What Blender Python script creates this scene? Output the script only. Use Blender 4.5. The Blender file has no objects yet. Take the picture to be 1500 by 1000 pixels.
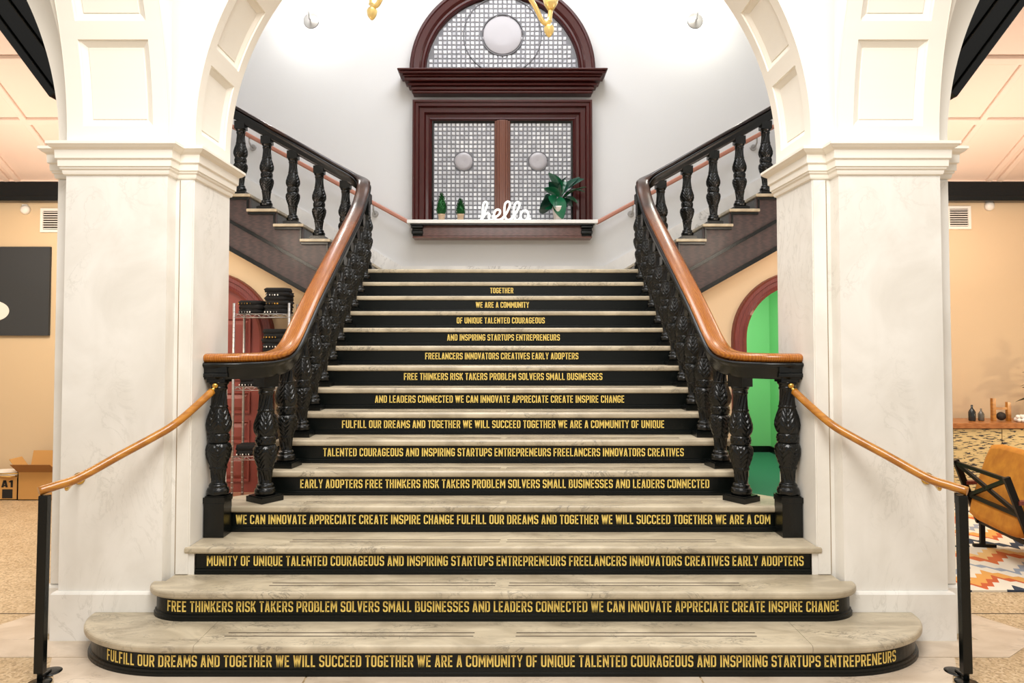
import bpy, math, random
from mathutils import Vector, Matrix
random.seed(7)
PI = math.pi
scene = bpy.context.scene
COL = scene.collection

# ------------------------------------------------------------ camera, world, lights, exposure
cam_data = bpy.data.cameras.new('camera')
cam_data.sensor_width = 36.0
cam_data.lens = 24.96
cam_data.shift_x = 0.00867
cam_data.shift_y = -0.0238
cam_data.clip_start = 0.05
cam = bpy.data.objects.new('camera', cam_data)
COL.objects.link(cam)
cam.location = (0, 0, 1.708)
cam.rotation_euler = (math.radians(91.8), 0, 0)
scene.camera = cam
vs = scene.view_settings
vs.view_transform = 'Standard'
vs.look = 'None'
vs.exposure = 0.25
vs.gamma = 1.0
vs.use_curve_mapping = False
world = bpy.data.worlds.new('world')
scene.world = world
world.use_nodes = True
bg = world.node_tree.nodes['Background']
bg.inputs['Color'].default_value = (1.0, 0.95, 0.89, 1)
bg.inputs['Strength'].default_value = 0.50

def area(name, loc, target, size, power, color, size_y=None):
    d = bpy.data.lights.new(name, 'AREA')
    d.energy = power; d.color = color; d.size = size
    if size_y: d.shape = 'RECTANGLE'; d.size_y = size_y
    o = bpy.data.objects.new(name, d); COL.objects.link(o)
    o.location = loc
    o.rotation_euler = (Vector(target) - Vector(loc)).to_track_quat('-Z', 'Y').to_euler()
    return o
def point(name, loc, power, color, r=0.05):
    d = bpy.data.lights.new(name, 'POINT')
    d.energy = power; d.color = color; d.shadow_soft_size = r
    o = bpy.data.objects.new(name, d); COL.objects.link(o); o.location = loc
    return o
area('hall_fill', (0, 1.2, 5.6), (0, 5.0, 1.0), 2.6, 262, (1.0, 0.965, 0.92))  # added fill without a fixture, brightens the piers and lower steps
area('stairwell_fill', (0, 6.9, 7.35), (0, 7.3, 2.0), 3.2, 195, (0.96, 0.975, 1.0))  # added fill high in the stairwell; the ceiling there has no opening
point('sconce_bulb_light', (-2.62, 9.28, 6.16), 25, (1.0, 0.99, 0.94), 0.06)
point('sconce_bulb_light', (2.62, 9.28, 6.16), 25, (1.0, 0.98, 0.86), 0.06)
area('side_room_fill', (-4.7, 6.0, 3.30), (-4.9, 6.7, 0), 1.2, 62, (1.0, 0.85, 0.67))  # added pair of warm fills for the dim side rooms
area('side_room_fill', (4.7, 6.0, 3.30), (4.9, 6.7, 0), 1.2, 50, (1.0, 0.85, 0.67))
area('side_room_ceiling_fill', (-4.4, 6.2, 1.9), (-4.2, 6.0, 3.4), 0.9, 34, (1.0, 0.82, 0.72))  # added pair of fills aimed up at the side room ceilings
area('side_room_ceiling_fill', (4.4, 6.2, 1.9), (4.2, 6.0, 3.4), 0.9, 34, (1.0, 0.82, 0.72))
area('green_room_light', (3.0, 9.1, 2.25), (3.5, 10.6, 0.9), 0.8, 36, (0.86, 1.0, 0.82))
area('under_stair_light', (-2.6, 6.1, 2.9), (-2.7, 7.6, 0.9), 0.6, 14, (1.0, 0.85, 0.68))
area('under_stair_light', (2.6, 6.1, 2.9), (2.7, 7.6, 0.9), 0.6, 12, (1.0, 0.85, 0.68))
point('cabinet_lamp', (5.95, 6.7, 1.0), 9, (1.0, 0.80, 0.50), 0.04)

# ------------------------------------------------------------ materials
def new_mat(name):
    m = bpy.data.materials.new(name); m.use_nodes = True
    nt = m.node_tree
    return m, nt, nt.nodes['Principled BSDF']
def lin(c):
    return tuple(((v / 255) / 12.92 if v / 255 <= 0.04045 else ((v / 255 + 0.055) / 1.055) ** 2.4) for v in c) + (1,)
def plain(name, rgb, rough=0.5, metal=0.0, bump=0.0, bscale=40, emit=None, estr=0, coat=0, spec=0.5):
    m, nt, b = new_mat(name)
    b.inputs['Base Color'].default_value = lin(rgb)
    b.inputs['Roughness'].default_value = rough
    b.inputs['Metallic'].default_value = metal
    b.inputs['Coat Weight'].default_value = coat
    b.inputs['Specular IOR Level'].default_value = spec
    if emit:
        b.inputs['Emission Color'].default_value = lin(emit); b.inputs['Emission Strength'].default_value = estr
    if bump:
        n = nt.nodes.new('ShaderNodeTexNoise'); n.inputs['Scale'].default_value = bscale; n.inputs['Detail'].default_value = 6
        bp = nt.nodes.new('ShaderNodeBump'); bp.inputs['Strength'].default_value = bump; bp.inputs['Distance'].default_value = 0.01
        tc = nt.nodes.new('ShaderNodeTexCoord')
        nt.links.new(tc.outputs['Object'], n.inputs['Vector'])
        nt.links.new(n.outputs['Fac'], bp.inputs['Height']); nt.links.new(bp.outputs['Normal'], b.inputs['Normal'])
    return m
def ramp(nt, fac, stops):
    r = nt.nodes.new('ShaderNodeValToRGB'); e = r.color_ramp.elements
    e[0].position = stops[0][0]; e[0].color = lin(stops[0][1])
    e[1].position = stops[-1][0]; e[1].color = lin(stops[-1][1])
    for p, c in stops[1:-1]:
        k = e.new(p); k.color = lin(c)
    nt.links.new(fac, r.inputs['Fac']); return r.outputs['Color']
def mix(nt, a, b, fac=None, f=0.5, mode='MIX'):
    m = nt.nodes.new('ShaderNodeMix'); m.data_type = 'RGBA'; m.blend_type = mode
    m.inputs[0].default_value = f
    if fac is not None: nt.links.new(fac, m.inputs[0])
    for s, v in ((6, a), (7, b)):
        if isinstance(v, tuple): m.inputs[s].default_value = v
        else: nt.links.new(v, m.inputs[s])
    return m.outputs[2]
def coords(nt, scale=(1, 1, 1), rot=(0, 0, 0)):
    tc = nt.nodes.new('ShaderNodeTexCoord'); mp = nt.nodes.new('ShaderNodeMapping')
    mp.inputs['Scale'].default_value = scale; mp.inputs['Rotation'].default_value = rot
    nt.links.new(tc.outputs['Object'], mp.inputs['Vector']); return mp.outputs['Vector']
def noise(nt, vec, scale, detail=6, dist=0.0, rough=0.55):
    n = nt.nodes.new('ShaderNodeTexNoise'); n.inputs['Scale'].default_value = scale
    n.inputs['Detail'].default_value = detail; n.inputs['Distortion'].default_value = dist
    n.inputs['Roughness'].default_value = rough
    nt.links.new(vec, n.inputs['Vector']); return n.outputs['Fac']
def marble(name, base, soft, vein, rough=0.3, vscale=1.0, rot=(0.3, 0.5, 0.7), stretch=(1, 1, 1), vein_amt=1.0, blotch=0.6):
    m, nt, b = new_mat(name)
    v = coords(nt, stretch, rot)
    cloud = ramp(nt, noise(nt, v, 1.6 * vscale, 8, 0.8), [(0.35, soft), (0.62, base)])
    thin = noise(nt, v, 2.3 * vscale, 9, 2.2, 0.62)
    a = nt.nodes.new('ShaderNodeMath'); a.operation = 'SUBTRACT'; a.inputs[1].default_value = 0.5
    nt.links.new(thin, a.inputs[0])
    ab = nt.nodes.new('ShaderNodeMath'); ab.operation = 'ABSOLUTE'; nt.links.new(a.outputs[0], ab.inputs[0])
    mr = nt.nodes.new('ShaderNodeMapRange'); mr.inputs[1].default_value = 0.0; mr.inputs[2].default_value = 0.028
    mr.inputs[3].default_value = vein_amt; mr.inputs[4].default_value = 0.0
    nt.links.new(ab.outputs[0], mr.inputs[0])
    gate = ramp(nt, noise(nt, v, 1.1 * vscale, 3, 0.4), [(0.48, (0, 0, 0)), (0.62, (255, 255, 255))])
    mm = nt.nodes.new('ShaderNodeMath'); mm.operation = 'MULTIPLY'
    nt.links.new(mr.outputs[0], mm.inputs[0]); nt.links.new(gate, mm.inputs[1])
    col = mix(nt, cloud, lin(vein), fac=mm.outputs[0])
    nt.links.new(col, b.inputs['Base Color'])
    b.inputs['Roughness'].default_value = rough
    return m
M = {}
M['pier'] = marble('pier_marble', (243, 240, 233), (229, 225, 216), (190, 187, 176), 0.28, 1.5, stretch=(1, 1, 0.7), vein_amt=0.38)
M['tread'] = marble('tread_marble', (200, 187, 162), (166, 153, 130), (104, 98, 86), 0.36, 2.0, (0.2, 0.1, 0.5), (1.0, 2.4, 1), 0.8)
M['floor_marble'] = marble('floor_marble', (220, 204, 184), (198, 180, 158), (140, 126, 110), 0.35, 1.6, (0, 0, 0.9), (1, 2.0, 1), 0.6)
M['paint'] = plain('white_paint', (244, 239, 228), 0.42, bump=0.03, bscale=12)
M['wall'] = plain('grey_wall_paint', (214, 214, 215), 0.75, bump=0.05, bscale=60)
M['skirt'] = marble('skirting_marble', (232, 230, 228), (216, 214, 212), (180, 178, 176), 0.4)
M['ceil'] = plain('pale_pink_ceiling', (242, 222, 208), 0.7, bump=0.04, bscale=30)
M['tan'] = plain('tan_wall_paint', (212, 190, 156), 0.8, bump=0.05, bscale=60)
M['cream'] = plain('cream_wall_paint', (216, 192, 160), 0.8, bump=0.05, bscale=60)
M['green'] = plain('green_wall_paint', (122, 192, 126), 0.7, bump=0.04, bscale=50)
M['black'] = plain('black_enamel', (9, 12, 11), 0.26, bump=0.08, bscale=90, spec=0.38)
M['cast'] = plain('black_painted_carving', (6, 8, 7), 0.20, bump=0.15, bscale=120, spec=0.42)
M['riser'] = plain('black_riser_board', (6, 10, 8), 0.32, bump=0.10, bscale=50, spec=0.3)
M['joint'] = plain('brown_joint', (150, 128, 96), 0.8)
M['gold'] = plain('gold_letter_vinyl', (246, 214, 112), 0.45, emit=None)
M['groove'] = plain('anti_slip_inlay', (70, 56, 44), 0.8)
M['brass'] = plain('polished_brass', (214, 170, 84), 0.22, 1.0)
M['palebrass'] = plain('pale_gilded_brass', (255, 226, 150), 0.30, 0.6)
M['steel'] = plain('chrome_wire', (176, 174, 172), 0.4, 0.7)
M['cloth'] = plain('black_cotton', (9, 9, 10), 0.95, bump=0.4, bscale=70)
M['tag'] = plain('white_paper', (236, 234, 228), 0.7)
M['sequin'] = plain('gold_print', (210, 160, 70), 0.35, 0.7)
M['card'] = plain('cardboard', (196, 148, 84), 0.85, bump=0.06, bscale=120)
M['cardin'] = plain('cardboard_inside', (150, 106, 58), 0.9)
M['print'] = plain('black_ink', (22, 22, 22), 0.7)
M['signboard'] = plain('charcoal_board', (52, 56, 60), 0.8, bump=0.1, bscale=200)
M['white'] = plain('white_plastic', (236, 232, 226), 0.4)
M['dark'] = plain('vent_dark', (44, 38, 34), 0.8)
M['lead'] = plain('lead_came', (112, 112, 116), 0.6)
M['roundel'] = plain('roundel_glass', (164, 160, 164), 0.25)
M['hello'] = plain('lit_white_letter', (250, 252, 246), 0.4, emit=(255, 255, 246), estr=0.55)
M['bulb'] = plain('lit_bulb', (255, 250, 235), 0.3, emit=(255, 252, 235), estr=9)
M['pot_white'] = plain('white_ceramic', (232, 222, 214), 0.3)
M['pot_tan'] = plain('tan_clay', (208, 180, 150), 0.8)
M['topiary'] = plain('topiary_green', (14, 92, 34), 0.7)
M['leaf'] = plain('rubber_leaf', (18, 96, 62), 0.28, coat=0.3)
M['leaf2'] = plain('dark_rubber_leaf', (24, 66, 52), 0.3, coat=0.3)
M['stem'] = plain('plant_stem', (74, 62, 40), 0.8)
M['red_door'] = plain('oxblood_paint', (136, 66, 58), 0.45, bump=0.12, bscale=80)
M['pinkwood'] = plain('pinkish_oak_rail', (176, 118, 98), 0.4)
M['sillwhite'] = plain('white_sill', (234, 232, 228), 0.35)
M['gcarpet'] = plain('green_carpet', (44, 112, 84), 0.95, bump=0.5, bscale=150)
M['chairframe'] = plain('black_chair_frame', (14, 12, 10), 0.45, spec=0.25)
M['redbrown'] = plain('red_carpet', (168, 116, 92), 0.9, bump=0.3, bscale=100)

def wood(name, c1, c2, c3, rough, coat, scale=(1, 1, 1), wave=3.0):
    m, nt, b = new_mat(name)
    v = coords(nt, scale)
    n1 = noise(nt, v, 6, 8, 1.5)
    w = nt.nodes.new('ShaderNodeTexWave'); w.inputs['Scale'].default_value = wave; w.inputs['Distortion'].default_value = 7
    w.inputs['Detail'].default_value = 5; w.inputs['Detail Scale'].default_value = 2.2
    nt.links.new(v, w.inputs['Vector'])
    a = ramp(nt, w.outputs['Fac'], [(0.1, c1), (0.9, c2)])
    c = mix(nt, a, lin(c3), fac=n1)
    nt.links.new(c, b.inputs['Base Color'])
    b.inputs['Roughness'].default_value = rough; b.inputs['Coat Weight'].default_value = coat
    b.inputs['Coat Roughness'].default_value = 0.12
    return m
M['rail'] = wood('amber_varnished_oak', (150, 78, 18), (206, 126, 44), (168, 88, 24), 0.26, 0.7, (8, 1.2, 3))
def shaded_rail_wood():  # stairwell shade painted into the wood: amber at the foot, darker uphill
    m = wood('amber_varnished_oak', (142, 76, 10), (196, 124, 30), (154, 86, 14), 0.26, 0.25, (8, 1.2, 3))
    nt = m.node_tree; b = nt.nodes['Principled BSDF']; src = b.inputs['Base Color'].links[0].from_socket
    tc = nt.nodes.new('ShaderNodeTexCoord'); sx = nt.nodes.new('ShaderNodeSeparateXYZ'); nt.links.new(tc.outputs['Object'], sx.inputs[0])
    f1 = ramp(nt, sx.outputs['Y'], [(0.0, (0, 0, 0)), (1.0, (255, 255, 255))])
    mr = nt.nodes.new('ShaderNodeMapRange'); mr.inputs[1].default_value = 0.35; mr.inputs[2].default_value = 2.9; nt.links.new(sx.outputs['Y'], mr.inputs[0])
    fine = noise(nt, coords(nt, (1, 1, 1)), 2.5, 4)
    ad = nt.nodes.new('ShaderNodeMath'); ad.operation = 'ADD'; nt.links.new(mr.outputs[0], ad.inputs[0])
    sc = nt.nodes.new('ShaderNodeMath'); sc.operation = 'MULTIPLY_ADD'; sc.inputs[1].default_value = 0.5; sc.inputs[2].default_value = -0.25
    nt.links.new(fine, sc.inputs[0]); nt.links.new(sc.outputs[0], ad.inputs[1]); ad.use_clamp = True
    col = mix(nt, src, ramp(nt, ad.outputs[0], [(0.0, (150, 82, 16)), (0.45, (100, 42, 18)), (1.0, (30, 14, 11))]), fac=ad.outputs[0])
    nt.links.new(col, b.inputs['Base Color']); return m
M['rail'] = shaded_rail_wood()
M['oak'] = wood('golden_oak_tube', (150, 92, 20), (196, 134, 44), (172, 108, 30), 0.30, 0.3, (1, 1, 6))
M['mahog'] = wood('dark_mahogany', (50, 13, 10), (74, 22, 14), (60, 11, 12), 0.36, 0.1, (6, 6, 1))
M['mahog'].node_tree.nodes['Principled BSDF'].inputs['Specular IOR Level'].default_value = 0.3
M['mahogm'] = wood('warm_mahogany', (84, 36, 10), (112, 54, 18), (90, 38, 12), 0.4, 0.05, (6, 6, 1))
M['stringer'] = wood('worn_dark_stringer', (52, 38, 38), (78, 54, 52), (44, 34, 36), 0.5, 0.1, (1, 4, 6))
M['apron'] = wood('brown_window_apron', (98, 56, 44), (122, 74, 62), (106, 64, 54), 0.3, 0.3, (1, 5, 8))
M['cabtop'] = wood('warm_wood_top', (150, 92, 44), (182, 120, 66), (160, 100, 50), 0.4, 0.2, (1, 6, 6))
M['framered'] = wood('red_mahogany_casing', (112, 46, 38), (136, 62, 52), (96, 40, 40), 0.4, 0.2, (5, 5, 1))

def m_terrazzo():
    m, nt, b = new_mat('terrazzo')
    v = coords(nt)
    vo = nt.nodes.new('ShaderNodeTexVoronoi'); vo.inputs['Scale'].default_value = 85; nt.links.new(v, vo.inputs['Vector'])
    sp = ramp(nt, vo.outputs['Color'], [(0.15, (120, 98, 72)), (0.4, (184, 160, 124)), (0.65, (204, 182, 148)), (0.9, (226, 208, 178))])
    big = ramp(nt, noise(nt, v, 3, 4), [(0.3, (178, 150, 112)), (0.7, (206, 182, 146))])
    c = mix(nt, sp, big, f=0.42)
    nt.links.new(c, b.inputs['Base Color']); b.inputs['Roughness'].default_value = 0.38
    return m
M['terrazzo'] = m_terrazzo()
def m_pane():
    m, nt, b = new_mat('obscured_pane_glass')
    g = nt.nodes.new('ShaderNodeNewGeometry')
    c = ramp(nt, g.outputs['Random Per Island'], [(0.0, (176, 176, 182)), (0.5, (198, 198, 202)), (1.0, (226, 226, 228))])
    nt.links.new(c, b.inputs['Base Color']); b.inputs['Roughness'].default_value = 0.22
    return m
M['pane'] = m_pane()
def m_fabric():
    m, nt, b = new_mat('mustard_upholstery')
    v = coords(nt)
    c = ramp(nt, noise(nt, v, 8, 6), [(0.3, (170, 104, 24)), (0.7, (206, 140, 42))])
    nt.links.new(c, b.inputs['Base Color']); b.inputs['Roughness'].default_value = 0.85
    return m
M['mustard'] = m_fabric()
def m_rug():
    m, nt, b = new_mat('zigzag_rug_weave')
    tc = nt.nodes.new('ShaderNodeTexCoord'); sx = nt.nodes.new('ShaderNodeSeparateXYZ'); nt.links.new(tc.outputs['Object'], sx.inputs[0])
    def math_(op, a, bb):
        n = nt.nodes.new('ShaderNodeMath'); n.operation = op
        for i, q in enumerate((a, bb)):
            if q is None: continue
            if isinstance(q, (int, float)): n.inputs[i].default_value = q
            else: nt.links.new(q, n.inputs[i])
        return n.outputs[0]
    zig = math_('PINGPONG', math_('MULTIPLY', sx.outputs['X'], 1.0), 0.22)
    fine = math_('PINGPONG', sx.outputs['X'], 0.045)
    y = math_('ADD', math_('ADD', sx.outputs['Y'], math_('MULTIPLY', zig, 0.9)), math_('MULTIPLY', fine, 1.1))
    f = math_('FRACT', math_('MULTIPLY', y, 0.85), None)
    r = nt.nodes.new('ShaderNodeValToRGB'); r.color_ramp.interpolation = 'CONSTANT'
    cols = [(0.0, (226, 216, 198)), (0.13, (44, 54, 72)), (0.22, (224, 214, 196)), (0.34, (196, 92, 48)), (0.40, (222, 160, 82)),
            (0.50, (228, 218, 200)), (0.60, (150, 158, 170)), (0.66, (226, 216, 198)), (0.80, (206, 108, 56)), (0.90, (230, 186, 120))]
    e = r.color_ramp.elements
    e[0].position = 0; e[0].color = lin(cols[0][1]); e[1].position = cols[1][0]; e[1].color = lin(cols[1][1])
    for p, c in cols[2:]:
        k = e.new(p); k.color = lin(c)
    nt.links.new(f, r.inputs['Fac']); nt.links.new(r.outputs['Color'], b.inputs['Base Color'])
    b.inputs['Roughness'].default_value = 0.95
    return m
M['rug'] = m_rug()
def m_dash():
    m, nt, b = new_mat('dashed_cabinet_veneer')
    v = coords(nt, (7, 7, 46), (0, 0.10, 0))
    c = ramp(nt, noise(nt, v, 1.6, 2, 0.4), [(0.0, (40, 40, 46)), (0.42, (60, 58, 62)), (0.45, (214, 192, 140)), (1.0, (226, 206, 156))])
    nt.links.new(c, b.inputs['Base Color']); b.inputs['Roughness'].default_value = 0.6
    return m
M['dash'] = m_dash()

# ------------------------------------------------------------ mesh helpers
class MB:
    def __init__(self): self.v = []; self.f = []; self.s = []
    def add(self, vs_, fs, smooth=False):
        o = len(self.v); self.v += [tuple(p) for p in vs_]
        self.f += [tuple(i + o for i in f) for f in fs]; self.s += [smooth] * len(fs); return self
    def box(self, x0, x1, y0, y1, z0, z1, mat=None):
        vs_ = [Vector((x, y, z)) for z in (z0, z1) for x, y in ((x0, y0), (x1, y0), (x1, y1), (x0, y1))]
        if mat is not None: vs_ = [mat @ p for p in vs_]
        return self.add(vs_, [(3, 2, 1, 0), (4, 5, 6, 7), (0, 1, 5, 4), (1, 2, 6, 5), (2, 3, 7, 6), (3, 0, 4, 7)])
    def bar(self, a, b, w, h=None, up=(0, 0, 1)):
        a = Vector(a); b = Vector(b); d = (b - a).normalized(); u = Vector(up)
        if abs(d.dot(u)) > 0.98: u = Vector((1, 0, 0))
        s = d.cross(u).normalized(); u = s.cross(d).normalized(); h = h or w
        vs_ = [p + s * i * w / 2 + u * j * h / 2 for p in (a, b) for i, j in ((-1, -1), (1, -1), (1, 1), (-1, 1))]
        return self.add(vs_, [(0, 1, 2, 3), (7, 6, 5, 4), (0, 4, 5, 1), (1, 5, 6, 2), (2, 6, 7, 3), (3, 7, 4, 0)])
    def loft(self, rings, closed=True, cap0=False, cap1=False, smooth=False):
        n = len(rings[0]); vs_ = [p for r in rings for p in r]; fs = []
        for i in range(len(rings) - 1):
            for j in range(n if closed else n - 1):
                k = (j + 1) % n
                fs.append((i * n + j, i * n + k, (i + 1) * n + k, (i + 1) * n + j))
        self.add(vs_, fs, smooth)
        o = len(self.v) - len(vs_)
        if cap0: self.f.append(tuple(o + j for j in reversed(range(n)))); self.s.append(False)
        if cap1: self.f.append(tuple(o + (len(rings) - 1) * n + j for j in range(n))); self.s.append(False)
        return self
    def tube(self, pts, r, n=10, caps=True):
        pts = [Vector(p) for p in pts]; rings = []; prev = None
        for i, p in enumerate(pts):
            d = (pts[min(i + 1, len(pts) - 1)] - pts[max(i - 1, 0)]).normalized()
            if prev is None:
                u = Vector((0, 0, 1)) if abs(d.z) < 0.9 else Vector((1, 0, 0))
            else: u = prev
            s = d.cross(u).normalized(); u = s.cross(d).normalized(); prev = u
            rr = r[i] if isinstance(r, (list, tuple)) else r
            rings.append([p + (s * math.cos(a) + u * math.sin(a)) * rr for a in [2 * PI * k / n for k in range(n)]])
        return self.loft(rings, True, caps, caps, True)
    def lathe(self, prof, c=(0, 0, 0), n=24, axis='Z', mod=None):
        rings = []
        for r, z in prof:
            ring = []
            for k in range(n):
                a = 2 * PI * k / n; q = r + (mod(a, z, r) if mod else 0)
                x, y = q * math.cos(a), q * math.sin(a)
                if axis == 'Z': p = (c[0] + x, c[1] + y, c[2] + z)
                elif axis == 'Y': p = (c[0] + x, c[1] + z, c[2] - y)
                else: p = (c[0] + z, c[1] + x, c[2] + y)
                ring.append(p)
            rings.append(ring)
        return self.loft(rings, True, True, True, True)
    def prism(self, poly, y0, y1):            # polygon in x,z extruded along y
        n = len(poly)
        vs_ = [(x, y0, z) for x, z in poly] + [(x, y1, z) for x, z in poly]
        fs = [tuple(range(n)), tuple(reversed(range(n, 2 * n)))] + [(j, j + n, (j + 1) % n + n, (j + 1) % n) for j in range(n)]
        return self.add(vs_, fs)
    def plate(self, poly, z0, z1):            # polygon in x,y extruded along z
        n = len(poly)
        vs_ = [(x, y, z0) for x, y in poly] + [(x, y, z1) for x, y in poly]
        fs = [tuple(reversed(range(n))), tuple(range(n, 2 * n))] + [(j, (j + 1) % n, (j + 1) % n + n, j + n) for j in range(n)]
        return self.add(vs_, fs)
    def sphere(self, c, r, n=12, m=8, sc=(1, 1, 1)):
        prof = [(max(1e-4, r * math.sin(PI * i / m)), -r * math.cos(PI * i / m)) for i in range(m + 1)]
        rings = [[(c[0] + q * math.cos(2 * PI * k / n) * sc[0], c[1] + q * math.sin(2 * PI * k / n) * sc[1], c[2] + z * sc[2]) for k in range(n)] for q, z in prof]
        return self.loft(rings, True, True, True, True)
    def mesh(self, name, mat):
        me = bpy.data.meshes.new(name); me.from_pydata(self.v, [], self.f)
        me.polygons.foreach_set('use_smooth', self.s); me.materials.append(mat)
        import bmesh
        bm = bmesh.new(); bm.from_mesh(me); bmesh.ops.recalc_face_normals(bm, faces=bm.faces); bm.to_mesh(me); bm.free()
        return me
    def obj(self, name, mat, parent=None, bevel=0, loc=None, rot=None):
        o = bpy.data.objects.new(name, self.mesh(name, mat)); COL.objects.link(o)
        if parent: o.parent = parent
        if bevel:
            b = o.modifiers.new('bevel', 'BEVEL'); b.width = bevel; b.segments = 2; b.limit_method = 'ANGLE'
        if loc: o.location = loc
        if rot: o.rotation_euler = rot
        return o
def place(name, me, parent, loc, rot=(0, 0, 0), scale=(1, 1, 1)):
    o = bpy.data.objects.new(name, me); COL.objects.link(o); o.parent = parent
    o.location = loc; o.rotation_euler = rot; o.scale = scale; return o
def thing(name, label, cat, loc=(0, 0, 0), group=None, rotz=0):
    o = bpy.data.objects.new(name, None); COL.objects.link(o); o.empty_display_size = 0.1
    o.location = loc; o.rotation_euler = (0, 0, rotz)
    o['label'] = label; o['category'] = cat
    if group: o['group'] = group
    return o
def tag(o, label, cat, group=None):
    o['label'] = label; o['category'] = cat
    if group: o['group'] = group
    return o
def struct(o, label=None, cat='structure'):
    o['kind'] = 'structure'
    if label: o['label'] = label; o['category'] = cat
    return o
SIDE = {-1: 'left', 1: 'right'}

# ------------------------------------------------------------ stair dimensions
RISE, GO, Y1, SLAB = 0.165, 0.292, 3.627, 0.041
def nose(k): return Y1 + GO * (k - 1)
ZC, RA = 2.94, 1.84                  # stair arch centre height and radius
JX, JO = 1.84, 2.655                 # pier jamb faces
BX, BO = 1.95, 2.54                  # pier projecting front band
YF, YJ, YK = 4.10, 4.21, 4.75        # pier front, set-back face, back
YW = 9.60                            # window wall
YU = 7.75                            # front of the upper flights
YB = 7.95                            # wall below and beside the stairs
ZS = 3.47                            # side room ceiling

# ------------------------------------------------------------ floor
fl = MB(); fl.box(-8, 8, -3.5, 11.5, -0.10, 0.0)
floor = struct(fl.obj('floor', M['terrazzo']), 'speckled tan terrazzo floor with marble borders', 'floor')
for s in (-1, 1):
    a = MB(); a.plate([(s * 1.6, 3.87), (s * 2.72, 3.87), (s * 2.9, 4.00), (s * 2.69, 4.09), (s * 1.6, 4.09)][::s], 0.0, 0.004)
    a.obj('marble_border', M['floor_marble'], floor)
    a = MB(); a.plate([(s * 2.70, 4.085), (s * 2.91, 3.995), (s * 3.22, 3.93), (s * 2.86, 4.56), (s * 2.66, 4.75), (s * 2.66, 4.2)][::s], 0.0, 0.004)
    a.obj('marble_border', M['floor_marble'], floor)
    a = MB(); a.plate([(s * 1.0, 3.863), (s * 2.42, 3.863), (s * 2.36, 3.75), (s * 2.27, 3.64), (s * 2.18, 3.50), (s * 2.12, 3.3), (s * 2.10, 3.0), (s * 1.0, 3.0)][::s], 0.0, 0.004)
    a.obj('marble_slab', M['floor_marble'], floor)
a = MB(); a.box(-0.99, 0.99, 3.0, 3.86, 0.0, 0.004); a.obj('marble_slab', M['floor_marble'], floor)
for s in (-1, 1):
    b = MB(); b.box(s * 2.92, s * 8, 4.478, 4.486, 0.0, 0.0015); b.obj('floor_joint', M['groove'], floor)
b = MB(); b.box(-3.05, -1.66, 6.9, 7.94, 0.0, 0.006); b.obj('red_carpet', M['redbrown'], floor)
g = MB(); g.box(1.66, 3.0, 7.3, 11.4, 0.0, 0.008); g.box(3.0, 5.2, 7.96, 11.4, 0.0, 0.008); g.obj('green_carpet', M['gcarpet'], floor)

# ------------------------------------------------------------ walls and ceilings
def arch_wall(name, x0, x1, z1, ax, ar, az, y0, y1, mat):
    """wall from x0 to x1 with a round-headed opening"""
    m = MB()
    def top(x): return z1 if abs(x) > 4.19 else 2.253 + 0.560 * (abs(x) - 2.224)
    sg = 1 if ax > 0 else -1
    def col(xa, xb, lowz=0.0):
        xa, xb = sorted((xa, xb)); m.prism([(xa, lowz), (xb, lowz), (xb, top(xb)), (xa, top(xa))], y0, y1)
    col(sg * 1.66, ax - sg * ar); col(ax + sg * ar, sg * 4.19)
    m.box(min(sg * 4.1901, sg * 8), max(sg * 4.1901, sg * 8), y0, y1, 0, z1)
    N = 20
    pts = [(ax + ar * math.cos(PI * i / N), az + ar * math.sin(PI * i / N)) for i in range(N + 1)]
    for (xa, za), (xb, zb) in zip(pts, pts[1:]):
        m.prism([(xa, za), (xb, zb), (xb, top(xb)), (xa, top(xa))], y0, y1)
    return m.obj(name, mat)
CEIL_RIBS = ((4.02, 4.85, 4.83, 7.9), (4.52, 4.85, 5.42, 7.9), (4.62, 4.85, 5.54, 7.9), (6.0, 4.85, 6.8, 7.9))
w = MB(); w.box(-4.2, 4.2, YW, YW + 0.15, 2.45, 7.6); w.box(-4.2, 2.1, YW, YW + 0.15, 0, 2.45); w.box(4.05, 4.2, YW, YW + 0.15, 0, 2.45); struct(w.obj('wall_back', M['wall']), 'pale grey landing wall around the arched window', 'wall')
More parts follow.
